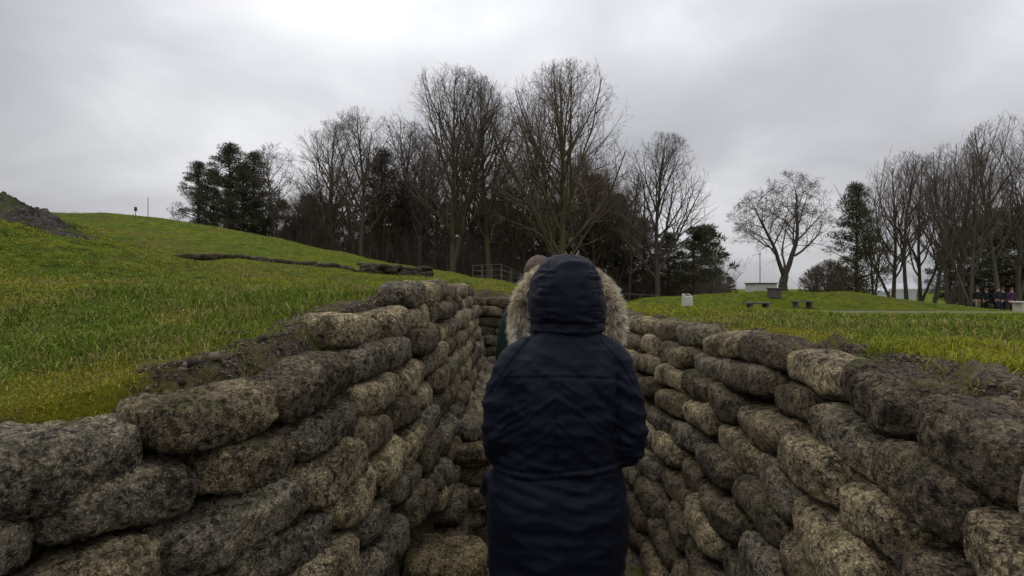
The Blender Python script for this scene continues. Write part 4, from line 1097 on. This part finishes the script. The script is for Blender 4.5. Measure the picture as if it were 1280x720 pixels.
d += .006 * noise3(V * np.array([9, 9, 13])) + .0035 * (.5 - np.abs(noise3(V * np.array([11, 11, 18]) + 40)) * 2.5) + .002 * noise3(V * np.array([20, 20, 40]) + 3)
d += .0075 * (1 - sstep(.05, .42, hz_)) * noise3(np.stack([x * 8, y * 8, z * 42 + x * 12], 1) + 6)
d += .006 * g(z - lz(412), .007) - .006 * g(z - lz(404), .006)
V = V + N * d[:, None]
# hollow out the front so the opening faces forward
fr = sstep(.06, .15, V[:, 1]); V[:, 1] = np.where(V[:, 1] > .06, .06 + (V[:, 1] - .06) * .9, V[:, 1])
setco(hood, V); hood.materials.append(M['hood']); hood.name = 'hood'
import bmesh
bm = bmesh.new(); bm.from_mesh(hood)
dl = [f for f in bm.faces if f.calc_center_median().y > .128 and lz(421) < f.calc_center_median().z < lz(328)]
bmesh.ops.delete(bm, geom=dl, context='FACES'); bm.to_mesh(hood); bm.free()
hood_o = link('hood', hood, wearer)
# fur ruff round the opening
def fur(n, seed):
    r = np.random.default_rng(seed)
    K2 = (PY + .12) / F
    fx = lambda p: (p - 640) * K2 - PX; fz = lambda p: (360 - p) * K2 - FLOOR
    ctrl = np.array([(664, 441), (651, 425), (648, 402), (652, 380), (659, 363), (671, 346), (688, 338), (710, 335), (730, 339), (747, 351), (758, 366), (766, 384), (769, 406), (766, 428), (757, 446)], float)
    c = dense(ctrl, 8); S = np.concatenate([[0], np.cumsum(np.linalg.norm(np.diff(c, axis=0), axis=1))])
    s = r.uniform(0, S[-1], n); px = np.interp(s, S, c[:, 0]); pz = np.interp(s, S, c[:, 1])
    ctr = np.array([709, 392.]); rad = np.stack([px - ctr[0], -(pz - ctr[1])], 1); rad /= np.linalg.norm(rad, axis=1)[:, None]
    a = r.uniform(0, 2 * np.pi, n)
    top = np.clip((360 - pz) / 35, 0, 1); tube = .022 * (1 - .35 * top)
    P = np.stack([fx(px), np.full(n, .115) + .02 * np.sin(s * .05), fz(pz)], 1)
    radial = np.stack([rad[:, 0], 0 * px, rad[:, 1]], 1); fwd = np.array([[0, 1., 0]])
    nrm = radial * np.cos(a)[:, None] + fwd * np.sin(a)[:, None]
    P = P + nrm * (tube * r.uniform(.7, 1, n))[:, None]
    clump = np.stack([noise3(P * 38 + k * 31) for k in range(3)], 1) * 1.5
    dr = nrm * .75 + radial * .55 + np.array([[0, -.12, -.30]]) + clump * 1.0 + r.normal(0, .16, (n, 3)); dr /= np.linalg.norm(dr, axis=1)[:, None]
    L = r.uniform(.016, .046, n) * (1 - .4 * top); sd = np.cross(dr, r.normal(size=(n, 3))); sd /= np.linalg.norm(sd, axis=1)[:, None]
    w = .0010
    m = P + dr * (L * .5)[:, None]; t = m + (dr + np.array([[0, 0, -.35]])) * (L * .45)[:, None]
    V = np.stack([P - sd * w, P + sd * w, m - sd * w * .8, m + sd * w * .8, t], 1).reshape(-1, 3)
    o = (np.arange(n) * 5)[:, None]; Q = o + np.array([[0, 1, 3, 2]]); T = o + np.array([[2, 3, 4]])
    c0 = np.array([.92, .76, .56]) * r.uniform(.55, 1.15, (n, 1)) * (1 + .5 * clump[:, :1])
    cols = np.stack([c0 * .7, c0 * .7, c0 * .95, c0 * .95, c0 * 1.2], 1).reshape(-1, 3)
    return V, Q, T, np.clip(cols, .02, .85)
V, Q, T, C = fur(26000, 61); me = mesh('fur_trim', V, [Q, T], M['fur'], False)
at_ = me.attributes.new('col', 'FLOAT_COLOR', 'POINT'); at_.data.foreach_set('color', np.concatenate([C, np.ones((len(C), 1))], 1).astype(np.float32).ravel())
link('fur_trim', me, hood_o)
# backing band of the ruff
K2 = (PY + .12) / F
ctrl = dense(np.array([(664, 441), (651, 425), (648, 402), (652, 380), (659, 363), (671, 346), (688, 338), (710, 335), (730, 339), (747, 351), (758, 366), (766, 384), (769, 406), (766, 428), (757, 446)], float), 4)
bp = np.stack([(ctrl[:, 0] - 640) * K2 - PX, np.full(len(ctrl), .115), (360 - ctrl[:, 1]) * K2 - FLOOR], 1)
V, Q, T = tube_path(bp, np.full(len(bp), .019), 12); M['hide'] = simple('fur_hide', (.2, .165, .13), .9, .3, 60, .003)
link('hood_rim', mesh('hood_rim', V, [np.array(Q), np.array(T)], M['hide']), hood_o)

# ------------------------------------------------------------------ world, sun, camera
W = bpy.data.worlds.new('World'); SC.world = W; W.use_nodes = True; nt = W.node_tree; L = nt.links.new
bg = nt.nodes['Background']; bg.inputs['Strength'].default_value = .1
SUN_EL, SUN_AZ = R(52), R(-35)
sky = nt.nodes.new('ShaderNodeTexSky'); sky.sky_type = 'NISHITA'; sky.sun_disc = False; sky.sun_elevation = SUN_EL; sky.sun_rotation = SUN_AZ; sky.air_density = 1.5; sky.dust_density = 3
tc = nt.nodes.new('ShaderNodeTexCoord'); sp = nt.nodes.new('ShaderNodeSeparateXYZ'); L(tc.outputs['Generated'], sp.inputs[0])
def wm(op, a, b=0.0, clamp=False):
    n = nt.nodes.new('ShaderNodeMath'); n.operation = op; n.use_clamp = clamp
    for s, v in ((n.inputs[0], a), (n.inputs[1], b)):
        if isinstance(v, (int, float)): s.default_value = v
        else: L(v, s)
    return n.outputs[0]
zc = wm('ADD', wm('MAXIMUM', sp.outputs[2], 0.0), .34)
cm = nt.nodes.new('ShaderNodeCombineXYZ'); L(wm('DIVIDE', sp.outputs[0], zc), cm.inputs[0]); L(wm('DIVIDE', sp.outputs[1], zc), cm.inputs[1]); cm.inputs[2].default_value = 5.1
def wn(scale, det, ro, dist=.0):
    n = nt.nodes.new('ShaderNodeTexNoise'); n.inputs['Scale'].default_value = scale; n.inputs['Detail'].default_value = det; n.inputs['Roughness'].default_value = ro; n.inputs['Distortion'].default_value = dist
    L(cm.outputs[0], n.inputs['Vector']); return n.outputs['Fac']
cl = wm('ADD', wm('MULTIPLY', wn(.75, 3, .45, .3), .7), wm('MULTIPLY', wn(2.0, 4, .5, .3), .3))
rp = nt.nodes.new('ShaderNodeValToRGB'); L(cl, rp.inputs[0]); e = rp.color_ramp.elements
e[0].position = .37; e[0].color = (.30, .308, .336, 1); e[1].position = .62; e[1].color = (.66, .664, .69, 1)
k = e.new(.5); k.color = (.445, .45, .48, 1)
# overcast luminance rises towards the zenith
el = wm('ADD', wm('MULTIPLY', wm('MAXIMUM', sp.outputs[2], 0.0), 1.5), .72)
mx = nt.nodes.new('ShaderNodeMix'); mx.data_type = 'RGBA'; mx.blend_type = 'MULTIPLY'; mx.inputs[0].default_value = 1; L(rp.outputs[0], mx.inputs[6])
cc = nt.nodes.new('ShaderNodeCombineColor'); [L(wm('MULTIPLY', el, 10.0), cc.inputs[i]) for i in range(3)]; L(cc.outputs[0], mx.inputs[7])
fm = nt.nodes.new('ShaderNodeMix'); fm.data_type = 'RGBA'; fm.inputs[0].default_value = .96; L(sky.outputs[0], fm.inputs[6]); L(mx.outputs[2], fm.inputs[7])
L(fm.outputs[2], bg.inputs['Color'])

ld = bpy.data.lights.new('sun', 'SUN'); ld.energy = .5; ld.angle = R(40); ld.color = (1, .97, .92)
lo = bpy.data.objects.new('sun', ld); COL.objects.link(lo)
dv = Vector((math.sin(SUN_AZ) * math.cos(SUN_EL), math.cos(SUN_AZ) * math.cos(SUN_EL), math.sin(SUN_EL)))
lo.rotation_euler = dv.to_track_quat('Z', 'Y').to_euler()

cd = bpy.data.cameras.new('camera'); cd.sensor_width = 36; cd.lens = 18.0; cd.clip_start = .02; cd.clip_end = 3000
co = bpy.data.objects.new('camera', cd); COL.objects.link(co); co.location = (0, 0, 0); co.rotation_euler = (R(90), 0, 0); SC.camera = co
SC.view_settings.view_transform = 'Standard'; SC.view_settings.look = 'None'; SC.view_settings.exposure = .22; SC.view_settings.gamma = 1
SC.render.engine = 'CYCLES'; SC.cycles.use_denoising = True; SC.cycles.max_bounces = 5; SC.cycles.diffuse_bounces = 3
try: SC.cycles.denoiser = 'OPENIMAGEDENOISE'
except Exception: pass
